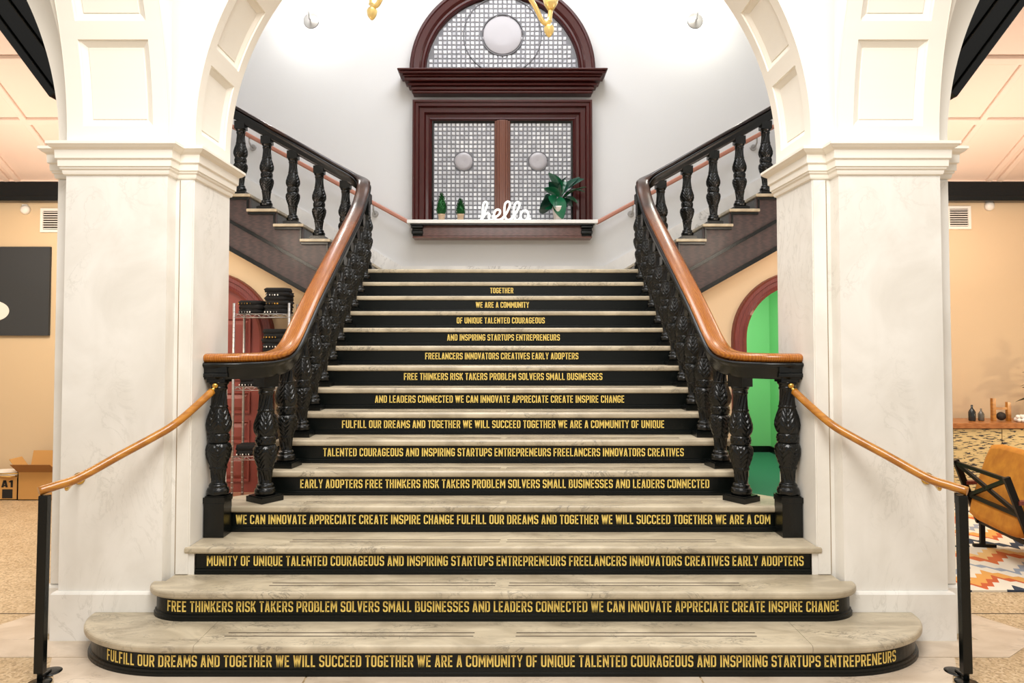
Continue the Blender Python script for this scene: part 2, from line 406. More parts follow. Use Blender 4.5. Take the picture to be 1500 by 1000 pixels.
for s in (-1, 1):
    w = arch_wall('wall_' + SIDE[s], min(s * 1.62, s * 8), max(s * 1.62, s * 8), ZS + 0.2, s * 3.31, 0.60, 1.71, YB, YB + 0.14, M['cream'] if s > 0 else M['tan'])
    struct(w, 'tan wall below and beside the %s upper flight' % SIDE[s], 'wall')
    # stairwell side walls above the side room ceilings
    w = MB(); w.box(s * 4.2, s * 4.35, YU, YW + 0.15, 0, 7.6); yz = [(YK, ZS + (YB - YK) * .22), (YU, ZS + (YB - YU) * .22), (YU, 7.6), (YK, 7.6)]; w.add([(s * x, y, z) for x in (3.32, 3.45) for y, z in yz], [(0, 1, 2, 3), (7, 6, 5, 4), (0, 4, 5, 1), (1, 5, 6, 2), (2, 6, 7, 3), (3, 7, 4, 0)]); w.box(s * 3.451, s * 4.199, YU, YU + .14, ZS + 1.9, 7.6)
    struct(w.obj('wall_stairwell_' + SIDE[s], M['wall']))
    def cz(y): return ZS + (YB - y) * 0.22
    def cpoly(y0, y1, t0, t1, xa, xb):
        m_ = MB(); xa, xb = sorted((xa, xb))
        vs_ = [(x, y, cz(y) + t) for t in (t0, t1) for x, y in ((xa, y0), (xb, y0), (xb, y1), (xa, y1))]
        m_.add(vs_, [(3, 2, 1, 0), (4, 5, 6, 7), (0, 1, 5, 4), (1, 2, 6, 5), (2, 3, 7, 6), (3, 0, 4, 7)]); return m_
    ce = struct(cpoly(YK + 0.02, YB, 0.0, 0.10, s * 3.46, s * 8).obj('ceiling_' + SIDE[s], M['ceil']), 'pale pink panelled sloping ceiling of the %s side room' % SIDE[s], 'ceiling')
    for yy in (7.90, 6.60, 5.66):
        cpoly(yy - 0.045, yy + 0.045, -0.03, 0.0, s * 3.47, s * 7.9).obj('ceiling_rib', M['ceil'], ce, bevel=0.01)
    for x0, y0, x1, y1 in CEIL_RIBS:
        r = MB(); r.bar((s * x0, y0, cz(y0) - 0.012), (s * x1, y1, cz(y1) - 0.012), 0.06, 0.035); r.obj('ceiling_rib', M['ceil'], ce, bevel=0.01)
    b = MB(); b.box(s * 4.25, s * 7.98, YB - 0.10, YB, 3.245, ZS - 0.005); b.box(s * 4.25, s * 7.98, YB - 0.125, YB - 0.1, 3.245, 3.30)
    struct(b.obj('trim_%d' % (1 if s < 0 else 2), M['black'], bevel=0.006), 'black beam along the top of the %s tan wall' % SIDE[s], 'beam')
    w = MB(); w.box(s * 7.9, s * 8.05, 3.2, YB + .14, 0, ZS + 0.12); struct(w.obj('wall_far_' + SIDE[s], M['tan']))
w = MB(); w.box(-4.35, 4.35, YK - 0.4, YW + 0.15, 7.6, 7.75); struct(w.obj('ceiling_stairwell', M['wall']), 'grey stairwell ceiling', 'ceiling')
w = MB(); w.box(-3.45, 3.45, YJ + 0.02, YK, 4.82, 7.6); struct(w.obj('wall_front', M['paint']), 'white wall above the stair arch', 'wall')
# green room beyond the right doorway
w = MB(); w.box(2.0, 4.05, 10.80, 10.95, 0, 3.2); struct(w.obj('wall_green_back', M['green']), 'green back wall seen through the doorway', 'wall')
w = MB(); w.prism([(4.05, 0), (4.15, 0), (4.15, 3.2), (4.05, 3.2)], 9.61, 10.95); w.box(4.15, 4.3, YB + .15, 10.9, 0, 2.5)
struct(w.obj('wall_green_right', M['green']), 'green side wall seen through the doorway', 'wall')
w = MB(); w.box(1.8, 2.0, YB + .15, 9.74, 0, 2.0); w.box(1.8, 2.0, 9.76, 10.95, 0, 3.2); struct(w.obj('wall_green_left', M['green']))
w = MB(); w.box(1.8, 4.3, 9.76, 10.95, 3.2, 3.3); struct(w.obj('ceiling_green', M['green']))
w = MB(); w.box(2.0, 4.05, 10.77, 10.80, 0, 0.10); w.box(4.02, 4.05, 9.6, 10.77, 0, 0.10); struct(w.obj('baseboard_green', M['black']), 'black baseboard of the green room', 'baseboard')

# round-headed door casings
def arch_casing(name, s, mat, label):
    prof = [(0.0, 0.0), (0.0, -0.045), (0.03, -0.06), (0.05, -0.045), (0.09, -0.045), (0.10, -0.07), (0.135, -0.07), (0.15, -0.05), (0.16, 0.0)]
    ax, az, ar = s * 3.31, 1.71, 0.60
    rings = []
    path = [(1, 0, 0.0)] + [(math.cos(a), math.sin(a), az) for a in [PI * i / 28 for i in range(29)]] + [(-1, 0, 0.0)]
    for cx_, sz_, zb in path:
        rings.append([(ax + (ar + u) * cx_, YB + v, zb + (ar + u) * sz_) for u, v in prof])
    m = MB(); m.loft(rings, True, True, True, False)
    o = m.obj(name, mat); return struct(o, label, 'door casing')
arch_casing('trim_3', -1, M['framered'], 'oxblood round-headed casing of the left panelled door')
arch_casing('trim_4', 1, M['framered'], 'mahogany round-headed casing of the open right doorway')
# left door leaf with raised panels
d = thing('door_1', 'oxblood red panelled round-headed door behind the wire rack', 'door', (-3.31, YB, 0)); d['kind'] = 'structure'
m = MB(); pts = [(-0.6, 0)] + [(0.6, 0)] + [(0.6 * math.cos(PI * i / 24), 1.71 + 0.6 * math.sin(PI * i / 24)) for i in range(25)]
m.prism(pts, 0.05, 0.10); m.obj('leaf', M['red_door'], d)
for cx_ in (-0.27, 0.27):
    for z0, z1 in ((0.12, 0.42), (0.55, 0.80), (0.88, 1.12), (1.25, 1.95)):
        m = MB()
        def rect(i, y): return [(cx_ - 0.2 + i, y, z0 + i), (cx_ + 0.2 - i, y, z0 + i), (cx_ + 0.2 - i, y, z1 - i), (cx_ - 0.2 + i, y, z1 - i)]
        m.loft([rect(0, 0.05), rect(0.0, 0.03), rect(0.015, 0.03), rect(0.03, 0.055), rect(0.035, 0.048), rect(0.075, 0.028)], True, False, True)
        m.obj('door_panel', M['red_door'], d)

# ------------------------------------------------------------ piers with panelled arches
def yb(z): 
    h = max(0, z - 2.84); return YF - (2.3 - math.sqrt(max(0.01, 2.3 ** 2 - h * h)))
def xin(z): 
    h = z - ZC; return JX if h <= 0 else math.sqrt(max(0, RA * RA - h * h))
def xout(z):
    h = max(0, z - 2.84); return JO + 2.05 - math.sqrt(2.05 ** 2 - h * h)
def xweb(z):
    h = max(0, z - 2.84); return BX * math.sqrt(1 - (h / 3.5) ** 2)
def depthf(u, v, us, vs_):          # coffer profile
    d_ = min(u - us[0], us[1] - u, v - vs_[0], vs_[1] - v)
    if d_ <= 0: return 0
    for (a, da), (b, db) in zip(((0, 0), (0.003, -0.010), (0.012, -0.012), (0.042, -0.030), (0.045, -0.024), (0.05, -0.024)), ((0.003, -0.010), (0.012, -0.012), (0.042, -0.030), (0.045, -0.024), (0.05, -0.024), (9, -0.024))):
        if d_ <= b: return da + (db - da) * (d_ - a) / (b - a) if b < 9 else db
    return -0.024
INS = (0, 0.003, 0.012, 0.042, 0.045, 0.05)
def brk(a, b, step):
    lo = [a + i for i in INS]; hi = [b - i for i in reversed(INS)]
    n = max(1, int((hi[0] - lo[-1]) / step)); mid = [lo[-1] + (hi[0] - lo[-1]) * i / n for i in range(1, n)]
    return lo + mid + hi
def coffers(s, surf, u0, u1, pu, vlist, vend, parent, flatname):
    """surf(u,v,d): point on band pushed d along normal; pu=(panel u range); vlist panels' v ranges"""
    flat = MB()
    def grid(mb, us, vs_, dep=None):
        rows = [[surf(u, v, dep(u, v) if dep else 0) for u in us] for v in vs_]
        mb.loft(rows, False, False, False, False)
    v = 0.0
    def seg(a, b, step=0.05):
        n = max(1, int((b - a) / step)); return [a + (b - a) * i / n for i in range(n + 1)]
    for a, b in vlist:
        grid(flat, [u0, u1], seg(v, a)); vv = brk(a, b, 0.05)
        grid(flat, [u0, pu[0]], vv); grid(flat, [pu[1], u1], vv)
        p = MB(); us_ = brk(pu[0], pu[1], 0.4); nu = len(us_)
        D = [[depthf(uu, v_, pu, (a, b)) for uu in us_] for v_ in vv]
        fs_ = []
        for j in range(len(vv) - 1):
            for i in range(nu - 1):
                q0, q1, q2, q3 = j * nu + i, j * nu + i + 1, (j + 1) * nu + i + 1, (j + 1) * nu + i
                if abs(D[j][i] - D[j + 1][i + 1]) >= abs(D[j][i + 1] - D[j + 1][i]): fs_ += [(q0, q1, q2), (q0, q2, q3)]
                else: fs_ += [(q0, q1, q3), (q1, q2, q3)]
        p.add([surf(uu, v_, D[j][i]) for j, v_ in enumerate(vv) for i, uu in enumerate(us_)], fs_)
        p.obj('coffer_panel', M['paint'], parent)
        v = b
    grid(flat, [u0, u1], seg(v, vend))
    flat.obj(flatname, M['paint'], parent)
for s in (-1, 1):
    pier = thing('marble_pier', 'white marble pier %s of the stair with panelled plaster arches springing above' % SIDE[s], 'pillar', (s * 2.25, 4.4, 0))
    inv = Matrix.Translation((-s * 2.25, -4.4, 0))
    O = Vector((-s * 2.25, -4.4, 0))
    def P(x, y, z): return Vector((s * x, y, z)) + O
    def ring(z, e=0.0, yy=None):
        f = YF if yy is None else yy
        return [P(BO + e, f - e, z), P(BX - e, f - e, z), P(BX - e, YJ - e, z), P(JX - e, YJ - e, z), P(JX - e, YK + e, z), P(JO + e, YK + e, z), P(JO + e, YJ - e, z), P(BO + e, YJ - e, z)]
    m = MB(); m.loft([ring(0, 0.028), ring(0.262, 0.028), ring(0.272, 0.020), ring(0.276, 0.0)], True, True, True)
    m.obj('plinth', M['pier'], pier)
    m = MB(); m.loft([ring(0.2765), ring(2.665)], True, False, False); m.obj('shaft', M['pier'], pier)
    # vertical edging slabs on the set-back strips
    for xa, xb in ((JX + 0.006, BX - 0.03), (BO + 0.03, JO - 0.006)):
        m = MB(); m.box(0, xb - xa, 0, 0.012, 0.28 if xa > 2 else 0.334, 2.655); o = m.obj('edge_slab', M['pier'], pier, bevel=0.003)
        o.location = P(xa, YJ - 0.012, 0) if s > 0 else P(xb, YJ - 0.012, 0)
    for xa in (BX - 0.026, BO + 0.026):
        m = MB(); m.box(-0.0025, 0.0025, 0, 0.004, 0.335 if xa < 2 else 0.29, 2.655); m.obj('marble_joint', M['joint'], pier, loc=P(xa, YJ - 0.004, 0))
    m = MB(); prof = [(2.66, 0.0), (2.665, 0.014), (2.675, 0.018), (2.688, 0.020), (2.695, 0.030), (2.705, 0.032), (2.708, 0.040), (2.745, 0.042), (2.749, 0.050), (2.753, 0.054), (2.758, 0.054), (2.80, 0.056), (2.806, 0.066), (2.812, 0.078), (2.824, 0.092), (2.828, 0.098), (2.843, 0.098), (2.846, 0.09), (2.848, 0.0)]
    m.loft([ring(z, e * 0.80) for z, e in prof], True, True, True); m.obj('cornice', M['paint'], pier)
    # lofted spandrel / web mass
    zs = [2.846] + [ZC + RA * math.sin(math.radians(a)) for a in range(0, 91, 2)]
    m = MB(); rows = []
    for z in zs:
        f = yb(z); xw = xweb(z); d2 = 0.025 + 0.03 * (z - 2.84); xo = xout(z)
        rows.append([P(BX, f, z), P(BX, f + d2, z), P(xw, f + d2, z), P(xw, YJ, z), P(xin(z), YJ, z)])
    m.loft(rows, False, smooth=True)
    rows = []
    for z in zs:
        f = yb(z); xw = BO + (BX - xweb(z)); d2 = 0.025 + 0.03 * (z - 2.84); xo = xout(z)
        rows.append([P(BO, f, z), P(BO, f + d2, z), P(xw, f + d2, z), P(xw, YJ, z), P(max(xo, xw + 0.03), YJ, z), P(max(xo, xw + 0.03), YK, z)])
    m.loft(rows, False, smooth=True)
    m.loft([[P(xin(z), YK, z), P(max(xout(z), 0), YK, z)] for z in zs], False)
    o = m.obj('arch_spandrel', M['paint'], pier)
    es = o.modifiers.new('edges', 'EDGE_SPLIT'); es.split_angle = math.radians(35)
    # front band (arch springing toward the hall) with coffers
    def surf_band(u, v, d_, P=P):
        R = 2.3; a = v / R; return P(u, YF - (R - (R + (-d_)) * math.cos(a)) + 0.0, 2.846 + (R - d_) * math.sin(a))
    coffers(s, surf_band, BX, BO, (BX + 0.09, BO - 0.095), [(0.105, 0.59), (0.69, 1.17), (1.27, 1.75), (1.85, 2.33)], 2.40, pier, 'arch_band')
    # stair arch intrados with coffers
    def surf_in(u, v, d_, P=P):
        if v < 0.094: return P(JX - d_, u, 2.846 + v)
        a = (v - 0.094) / RA; return P((RA - d_) * math.cos(a), u, ZC + (RA - d_) * math.sin(a))
    st = [(0.5, 14), (17.2, 30.7), (33.9, 47.4), (50.6, 64.1), (67.3, 80.8)]
    coffers(s, surf_in, YJ, YK, (YJ + 0.085, YK - 0.085), [(0.094 + RA * math.radians(a), 0.094 + RA * math.radians(b)) for a, b in st], 0.094 + RA * PI / 2, pier, 'arch_intrados')

# slanting black braces under the side ceilings
for s in (-1, 1):
    b = MB()
    x0, z0, x1, z1 = 3.05, 3.335, 3.70, 4.196
    dx, dz = (x1 - x0), (z1 - z0); L = math.hypot(dx, dz); nx, nz = -dz / L, dx / L
    for t0, t1, ya, yb_ in ((0, 0.05, 4.72, 5.06), (0.05, 0.16, 4.75, 5.03), (0.16, 0.34, 4.78, 5.0)):
        b.prism([(s * (x0 + nx * t0), z0 + nz * t0), (s * (x1 + nx * t0), z1 + nz * t0), (s * (x1 + nx * t1), z1 + nz * t1), (s * (x0 + nx * t1), z0 + nz * t1)], ya, yb_)
    struct(b.obj('trim_%d' % (5 if s < 0 else 6), M['black'], bevel=0.008), 'slanting black beam at the top %s corner beside the pier' % SIDE[s], 'beam')

# ------------------------------------------------------------ staircase
stair = thing('staircase', 'wide staircase with marble treads and black risers lettered in gold', 'stairs', (0, 0, 0))
def plan(k, inset):
    """outline of slab k (front edge inset), left-back to right-back through the front"""
    if k == 1: a, b, yc, xc, yback, xb = 0.60 - inset, 0.443 - inset, 4.07, 1.72, 4.068, None
    elif k == 2: a, b, yc, xc = 0.25 - inset, 0.181 - inset, 4.098, 1.75
    if k in (1, 2):
        L = [(-xc - a * math.cos(t), yc - b * math.sin(t)) for t in [PI / 2 * i / 24 for i in range(25)]]
        if k == 2: L = [(-1.925, YJ), (-1.925, yc)] + L
        return L + [(-x, y) for x, y in reversed(L)]
    hw = {3: 1.865, 4: 1.815, 5: 1.65, 6: 1.625}.get(k, 1.60)
    return [(-hw + (inset if k == 3 else 0), nose(k) + 0.42), (-hw + (inset if k == 3 else 0), nose(k) + inset), (hw - (inset if k == 3 else 0), nose(k) + inset), (hw - (inset if k == 3 else 0), nose(k) + 0.42)]
EDGE = [(0, 0.010), (0.005, 0.003), (0.013, 0), (0.029, 0), (0.036, 0.003), (0.040, 0.009), (0.041, 0.014)]
def clip(poly, xa, xb):
    def half(pl, x0, keep):
        out = []
        for (p, q) in zip(pl, pl[1:] + pl[:1]):
            ip, iq = keep(p[0], x0), keep(q[0], x0)
            if ip: out.append(p)
            if ip != iq:
                t = (x0 - p[0]) / (q[0] - p[0]); out.append((x0, p[1] + t * (q[1] - p[1])))
        return out
    return half(half(poly, xa, lambda x, c: x >= c), xb, lambda x, c: x <= c)
for k in range(1, 16):
    zt = k * RISE
    if k == 1: pieces = [(-3, -1.5625), (-1.5605, 1.5605), (1.5625, 3)]
    else: pieces = [(-3, 3)]
    for xa, xb in pieces:
        rings = []
        for dz, ins in EDGE:
            pl = plan(k, ins)
            if k == 3:   # wraps in front of the pier strip, then narrows between the jambs
                pl = [(-1.836, nose(3) + 0.42), (-1.836, 4.205), (-1.865 + ins, 4.205), (-1.865 + ins, nose(3) - .02 + ins), (1.865 - ins, nose(3) - .02 + ins), (1.865 - ins, 4.205), (1.836, 4.205), (1.836, nose(3) + 0.42)]
            if k == 4: pl = [(-1.83, 4.752), (-1.83, nose(4) + ins), (1.83, nose(4) + ins), (1.83, 4.752), (1.66, 4.90), (-1.66, 4.90)]
            if k == 15: pl = [(-1.60, YW), (-1.60, nose(15) + ins), (1.60, nose(15) + ins), (1.60, YW)]
            if k == 1: pl = pl + [(1.9, 4.066), (1.9, 4.3), (-1.9, 4.3), (-1.9, 4.066)] if False else pl
            pc = clip(pl, xa, xb) if k == 1 else pl
            rings.append([(x, y, zt - SLAB + dz) for x, y in pc])
        m = MB(); m.loft(rings, True, True, True)
        m.obj('tread', M['tread'], stair)
# risers swept along their plan
def riser_path(k, off=0.0):
    if k in (1, 2):
        L = []
        if k == 1: a, b, yc, xc = 0.565 - off, 0.412 - off, 4.07, 1.72
        else: a, b, yc, xc = 0.215 - off, 0.150 - off, 4.10, 1.75
        L = [(-xc - a * math.cos(t), yc - b * math.sin(t)) for t in [PI / 2 * i / 24 for i in range(25)]]
        return L + [(-x, y) for x, y in reversed(L)]
    hw = {3: 1.81, 4: 1.80, 5: 1.64, 6: 1.615}.get(k, 1.59)
    y = nose(k) + 0.024 + off
    if k == 3: y = nose(k) + 0.01 + off
    return [(-hw, y), (hw, y)]
for k in range(1, 16):
    z0 = (k - 1) * RISE + (0.0045 if k == 1 else 0.0005); z1 = k * RISE - SLAB - 0.0005
    prof = [(z0, -0.014), (z0 + 0.016, -0.014), (z0 + 0.019, -0.009), (z0 + 0.030, -0.008), (z0 + 0.034, 0.0), (z1, 0.0)]
    m = MB(); m.loft([[(x, y, z) for x, y in riser_path(k, off)] for z, off in prof], False)
    back = [(x, y + 0.03, z1) for x, y in riser_path(k)]
    m.loft([[(x, y, z1) for x, y in riser_path(k)], back], False)
    if k > 2:
        hw = riser_path(k)[1][0]
        for s in (-1, 1): m.box(s * hw - 0.001, s * hw + 0.001, riser_path(k)[0][1], nose(k) + 0.1, z0, z1)
    r = m.obj('riser', M['riser'], stair); r.name = 'riser'
# white marble return blocks beside riser 3, core under the stair and marble flanks
for s in (-1, 1):
    m = MB(); m.box(s * 1.812, s * 1.86, nose(3) + 0.0, 4.208, 0.3302, 0.453); m.obj('return_block', M['pier'], stair)
    m = MB()
    poly = [(4.76, 0.0)]; 
    for k in range(5, 16): poly += [(nose(k) + 0.03, (k - 1) * RISE - 0.002), (nose(k) + 0.03, k * RISE - SLAB - 0.002)]
    poly += [(YU, 15 * RISE - SLAB), (YU, 0.0)]
    n = len(poly)
    for xa, xb in ((s * 1.60, s * 1.655),):
        vs_ = [(xa, y, z) for y, z in poly] + [(xb, y, z) for y, z in poly]
        m.add(vs_, [tuple(range(n)), tuple(range(2 * n - 1, n - 1, -1))] + [(j, j + n, (j + 1) % n + n, (j + 1) % n) for j in range(n)])
    m.obj('flank', M['pier'], stair)
m = MB()
for k in range(1, 3):
    pl = riser_path(k, 0.02); m.plate(pl[::-1], (k - 1) * RISE + 0.005, k * RISE - SLAB - 0.001)
m.obj('core', M['riser'], stair)
# anti-slip inlays
xs_in = {1: [(-1.45, -0.155), (0.065, 1.32)], 2: [(-1.31, -0.045), (0.03, 1.33)]}
for k in range(1, 9):
    yy = nose(k) + (0.115 if k == 1 else 0.10 if k == 2 else 0.085)
    for (xa, xb) in xs_in.get(k, [(-1.28, -0.02), (0.02, 1.28)]):
        for j in (0, 1):
            y_ = yy + j * 0.042 + (0 if k < 3 else 0)
            m = MB(); m.box(xa + 0.005 * j, xb + 0.005 * j, y_, y_ + 0.007, k * RISE - 0.001, k * RISE + 0.0012)
            m.obj('anti_slip_strip', M['groove'], stair)

# ---- stroke lettering
LT = {}
def mk():
    e = 0.075; T = 1 - e; r = 0.13
    def W(w): return e, w - e
    L, R = W(0.46)
    c = 0.23
    LT['A'] = (0.48, [[(0.075, 0), (0.215, 1)], [(0.405, 0), (0.265, 1)], [(0.13, 0.25), (0.35, 0.25)]])
    LT['B'] = (0.47, [[(L, 0), (L, 1)], [(L, T), (.36, T, .10), (.36, .53, .13), (.18, .53)], [(.18, .50), (R + .01, .50, .16), (R + .01, e, .12), (L, e)]])
    LT['C'] = (0.45, [[(R, .70), (R, T, r), (L, T, r), (L, e, r), (R, e, r), (R, .30)]])
    LT['D'] = (0.47, [[(L, 0), (L, 1)], [(L, T), (R, T, r), (R, e, r), (L, e)]])
    LT['E'] = (0.41, [[(L, 0), (L, 1)], [(L, T), (.38, T)], [(L, .51), (.35, .51)], [(L, e), (.38, e)]])
    LT['F'] = (0.40, [[(L, 0), (L, 1)], [(L, T), (.37, T)], [(L, .49), (.34, .49)]])
    LT['G'] = (0.46, [[(R, .72), (R, T, r), (L, T, r), (L, e, r), (R, e, r), (R, .48), (.22, .48)]])
    LT['H'] = (0.47, [[(L, 0), (L, 1)], [(R, 0), (R, 1)], [(L, .51), (R, .51)]])
    LT['I'] = (0.17, [[(0.085, 0), (0.085, 1)]])
    LT['K'] = (0.47, [[(L, 0), (L, 1)], [(.40, 1), (.11, .40)], [(.19, .58), (.42, 0)]])
    LT['L'] = (0.39, [[(L, 0), (L, 1)], [(L, e), (.37, e)]])
    LT['M'] = (0.60, [[(L, 0), (L, 1)], [(.525, 0), (.525, 1)], [(.10, .98), (.30, .32), (.50, .98)]])
    LT['N'] = (0.52, [[(L, 0), (L, 1)], [(.445, 0), (.445, 1)], [(.10, .92), (.42, .08)]])
    LT['O'] = (0.46, [[(c, T), (R, T, r), (R, e, r), (L, e, r), (L, T, r), (c, T)]])
    LT['P'] = (0.45, [[(L, 0), (L, 1)], [(L, T), (R, T, r), (R, .43, r), (L, .43)]])
    LT['Q'] = (0.46, [[(c, T), (R, T, r), (R, e, r), (L, e, r), (L, T, r), (c, T)], [(.27, .22), (.44, -.02)]])
    LT['R'] = (0.47, [[(L, 0), (L, 1)], [(L, T), (R, T, r), (R, .47, r), (L, .47)], [(.24, .47), (.41, 0)]])
    LT['S'] = (0.45, [[(R, .72), (R, T, r), (L, T, r), (L, .53, .11), (R, .47, .11), (R, e, r), (L, e, r), (L, .28)]])
    LT['T'] = (0.42, [[(.01, T), (.41, T)], [(.21, 0), (.21, T)]])
    LT['U'] = (0.46, [[(L, 1), (L, e, r), (R, e, r), (R, 1)]])
    LT['V'] = (0.46, [[(.06, 1), (.215, 0)], [(.40, 1), (.245, 0)]])
    LT['W'] = (0.68, [[(.06, 1), (.19, 0)], [(.32, .98), (.20, 0)], [(.36, .98), (.48, 0)], [(.62, 1), (.49, 0)]])
    LT['Y'] = (0.46, [[(.05, 1), (.23, .42), (.41, 1)], [(.23, 0), (.23, .44)]])
    LT['1'] = (0.30, [[(.20, 0), (.20, 1)], [(.02, .72), (.20, .96)]])
mk()
def round_poly(pts):
    out = []
    for i, p in enumerate(pts):
        if len(p) == 2 or i in (0, len(pts) - 1): out.append(Vector(p[:2])); continue
        r = p[2]; c = Vector(p[:2]); a = Vector(pts[i - 1][:2]); b = Vector(pts[i + 1][:2])
        da, db = (a - c), (b - c); r = min(r, da.length * 0.5, db.length * 0.5) if min(da.length, db.length) < 2 * r else r
        p0, p1 = c + da.normalized() * r, c + db.normalized() * r
        for j in range(4):
            t = j / 3; out.append((1 - t) ** 2 * p0 + 2 * t * (1 - t) * c + t * t * p1)
    return out
def ribbon(pts, w):
    L, R = [], []
    for i, p in enumerate(pts):
        d0 = (p - pts[i - 1]).normalized() if i else None
        d1 = (pts[i + 1] - p).normalized() if i < len(pts) - 1 else None
        if d0 is None or d0.length == 0: d0 = d1
        if d1 is None: d1 = d0
        t = (d0 + d1); t = t.normalized() if t.length > 1e-6 else d1
        n = Vector((-t.y, t.x)); k = max(0.5, abs(n.dot(Vector((-d1.y, d1.x)))))
        L.append(p + n * w / 2 / k); R.append(p - n * w / 2 / k)
    return L, R
def layout(text, stroke=0.135):
    """quads [(4 pts)] in cap-height units, total width"""
    x = 0; quads = []
    for ch in text:
        if ch == ' ': x += 0.24; continue
        w, strokes = LT[ch]
        for st_ in strokes:
            pts = round_poly(st_); Lp, Rp = ribbon(pts, stroke)
            for i in range(len(pts) - 1):
                quads.append([Lp[i] + Vector((x, 0)), Rp[i] + Vector((x, 0)), Rp[i + 1] + Vector((x, 0)), Lp[i + 1] + Vector((x, 0))])
        x += w + 0.085
    return quads, x - 0.085
LINES = {1: ("FULFILL OUR DREAMS AND TOGETHER WE WILL SUCCEED TOGETHER WE ARE A COMMUNITY OF UNIQUE TALENTED COURAGEOUS AND INSPIRING STARTUPS ENTREPRENEURS", 158, 1316),
 2: ("FREE THINKERS RISK TAKERS PROBLEM SOLVERS SMALL BUSINESSES AND LEADERS CONNECTED WE CAN INNOVATE APPRECIATE CREATE INSPIRE CHANGE", 246, 1228),
 3: ("MUNITY OF UNIQUE TALENTED COURAGEOUS AND INSPIRING STARTUPS ENTREPRENEURS FREELANCERS INNOVATORS CREATIVES EARLY ADOPTERS", 309, 1171),
 4: ("WE CAN INNOVATE APPRECIATE CREATE INSPIRE CHANGE FULFILL OUR DREAMS AND TOGETHER WE WILL SUCCEED TOGETHER WE ARE A COM", 349, 1125),
 5: ("EARLY ADOPTERS FREE THINKERS RISK TAKERS PROBLEM SOLVERS SMALL BUSINESSES AND LEADERS CONNECTED", 442, 1037),
 6: ("TALENTED COURAGEOUS AND INSPIRING STARTUPS ENTREPRENEURS FREELANCERS INNOVATORS CREATIVES", 475, 1000),
 7: ("FULFILL OUR DREAMS AND TOGETHER WE WILL SUCCEED TOGETHER WE ARE A COMMUNITY OF UNIQUE", 502, 972),
 8: ("AND LEADERS CONNECTED WE CAN INNOVATE APPRECIATE CREATE INSPIRE CHANGE", 550, 914),
 9: ("FREE THINKERS RISK TAKERS PROBLEM SOLVERS SMALL BUSINESSES", 592, 882),
 10: ("FREELANCERS INNOVATORS CREATIVES EARLY ADOPTERS", 623, 847),
 11: ("AND INSPIRING STARTUPS ENTREPRENEURS", 655, 820),
 12: ("OF UNIQUE TALENTED COURAGEOUS", 669, 798),
 13: ("WE ARE A COMMUNITY", 697, 775),
 14: ("TOGETHER", 718, 752)}
risers = [o for o in stair.children if o.name.startswith('riser')]
for k, (txt, pa, pb) in LINES.items():
    yr = nose(k) + 0.024
    if k == 1: xa, xb = -2.067, 2.04
    elif k == 2: xa, xb = -1.855, 1.855
    else: xa, xb = (pa - 737) / 1040 * yr, (pb - 737) / 1040 * yr
    quads, tw = layout(txt)
    sx = (xb - xa) / tw; cap = 0.0585; zb = (k - 1) * RISE + 0.0475
    path = riser_path(k, -0.0022)
    # arc length table from centre for the curved rows
    half_ = [(x, y) for x, y in path if x <= 0][::-1]
    tab = [(0.0, (0.0, half_[0][1]))]; pr_ = (0.0, half_[0][1]); acc = 0
    for q in half_:
        acc += math.dist(q, pr_); tab.append((acc, q)); pr_ = q
    def onpath(sv):
        a = abs(sv); sg = 1 if sv > 0 else -1
        for (s0, p0), (s1, p1) in zip(tab, tab[1:]):
            if a <= s1 and s1 > s0:
                t = (a - s0) / (s1 - s0); return (-sg * (p0[0] + (p1[0] - p0[0]) * t), p0[1] + (p1[1] - p0[1]) * t)
        return (-sg * tab[-1][1][0], tab[-1][1][1])
    m = MB()
    for q in quads:
        pts = []
        for p in q:
            px_, py_ = onpath(xa + p.x * sx)
            pts.append((px_, py_, zb + p.y * cap))
        m.add(pts, [(0, 1, 2, 3)])
    rz = sorted(risers, key=lambda o: o.data.vertices[0].co.z)[k - 1]
    me = bpy.data.meshes.new('lettering'); me.from_pydata(m.v, [], m.f); me.materials.append(M['gold'])
    o = bpy.data.objects.new('lettering', me); COL.objects.link(o); o.parent = rz
    o['label'] = 'gold capital lettering'; o['kind'] = 'stuff'

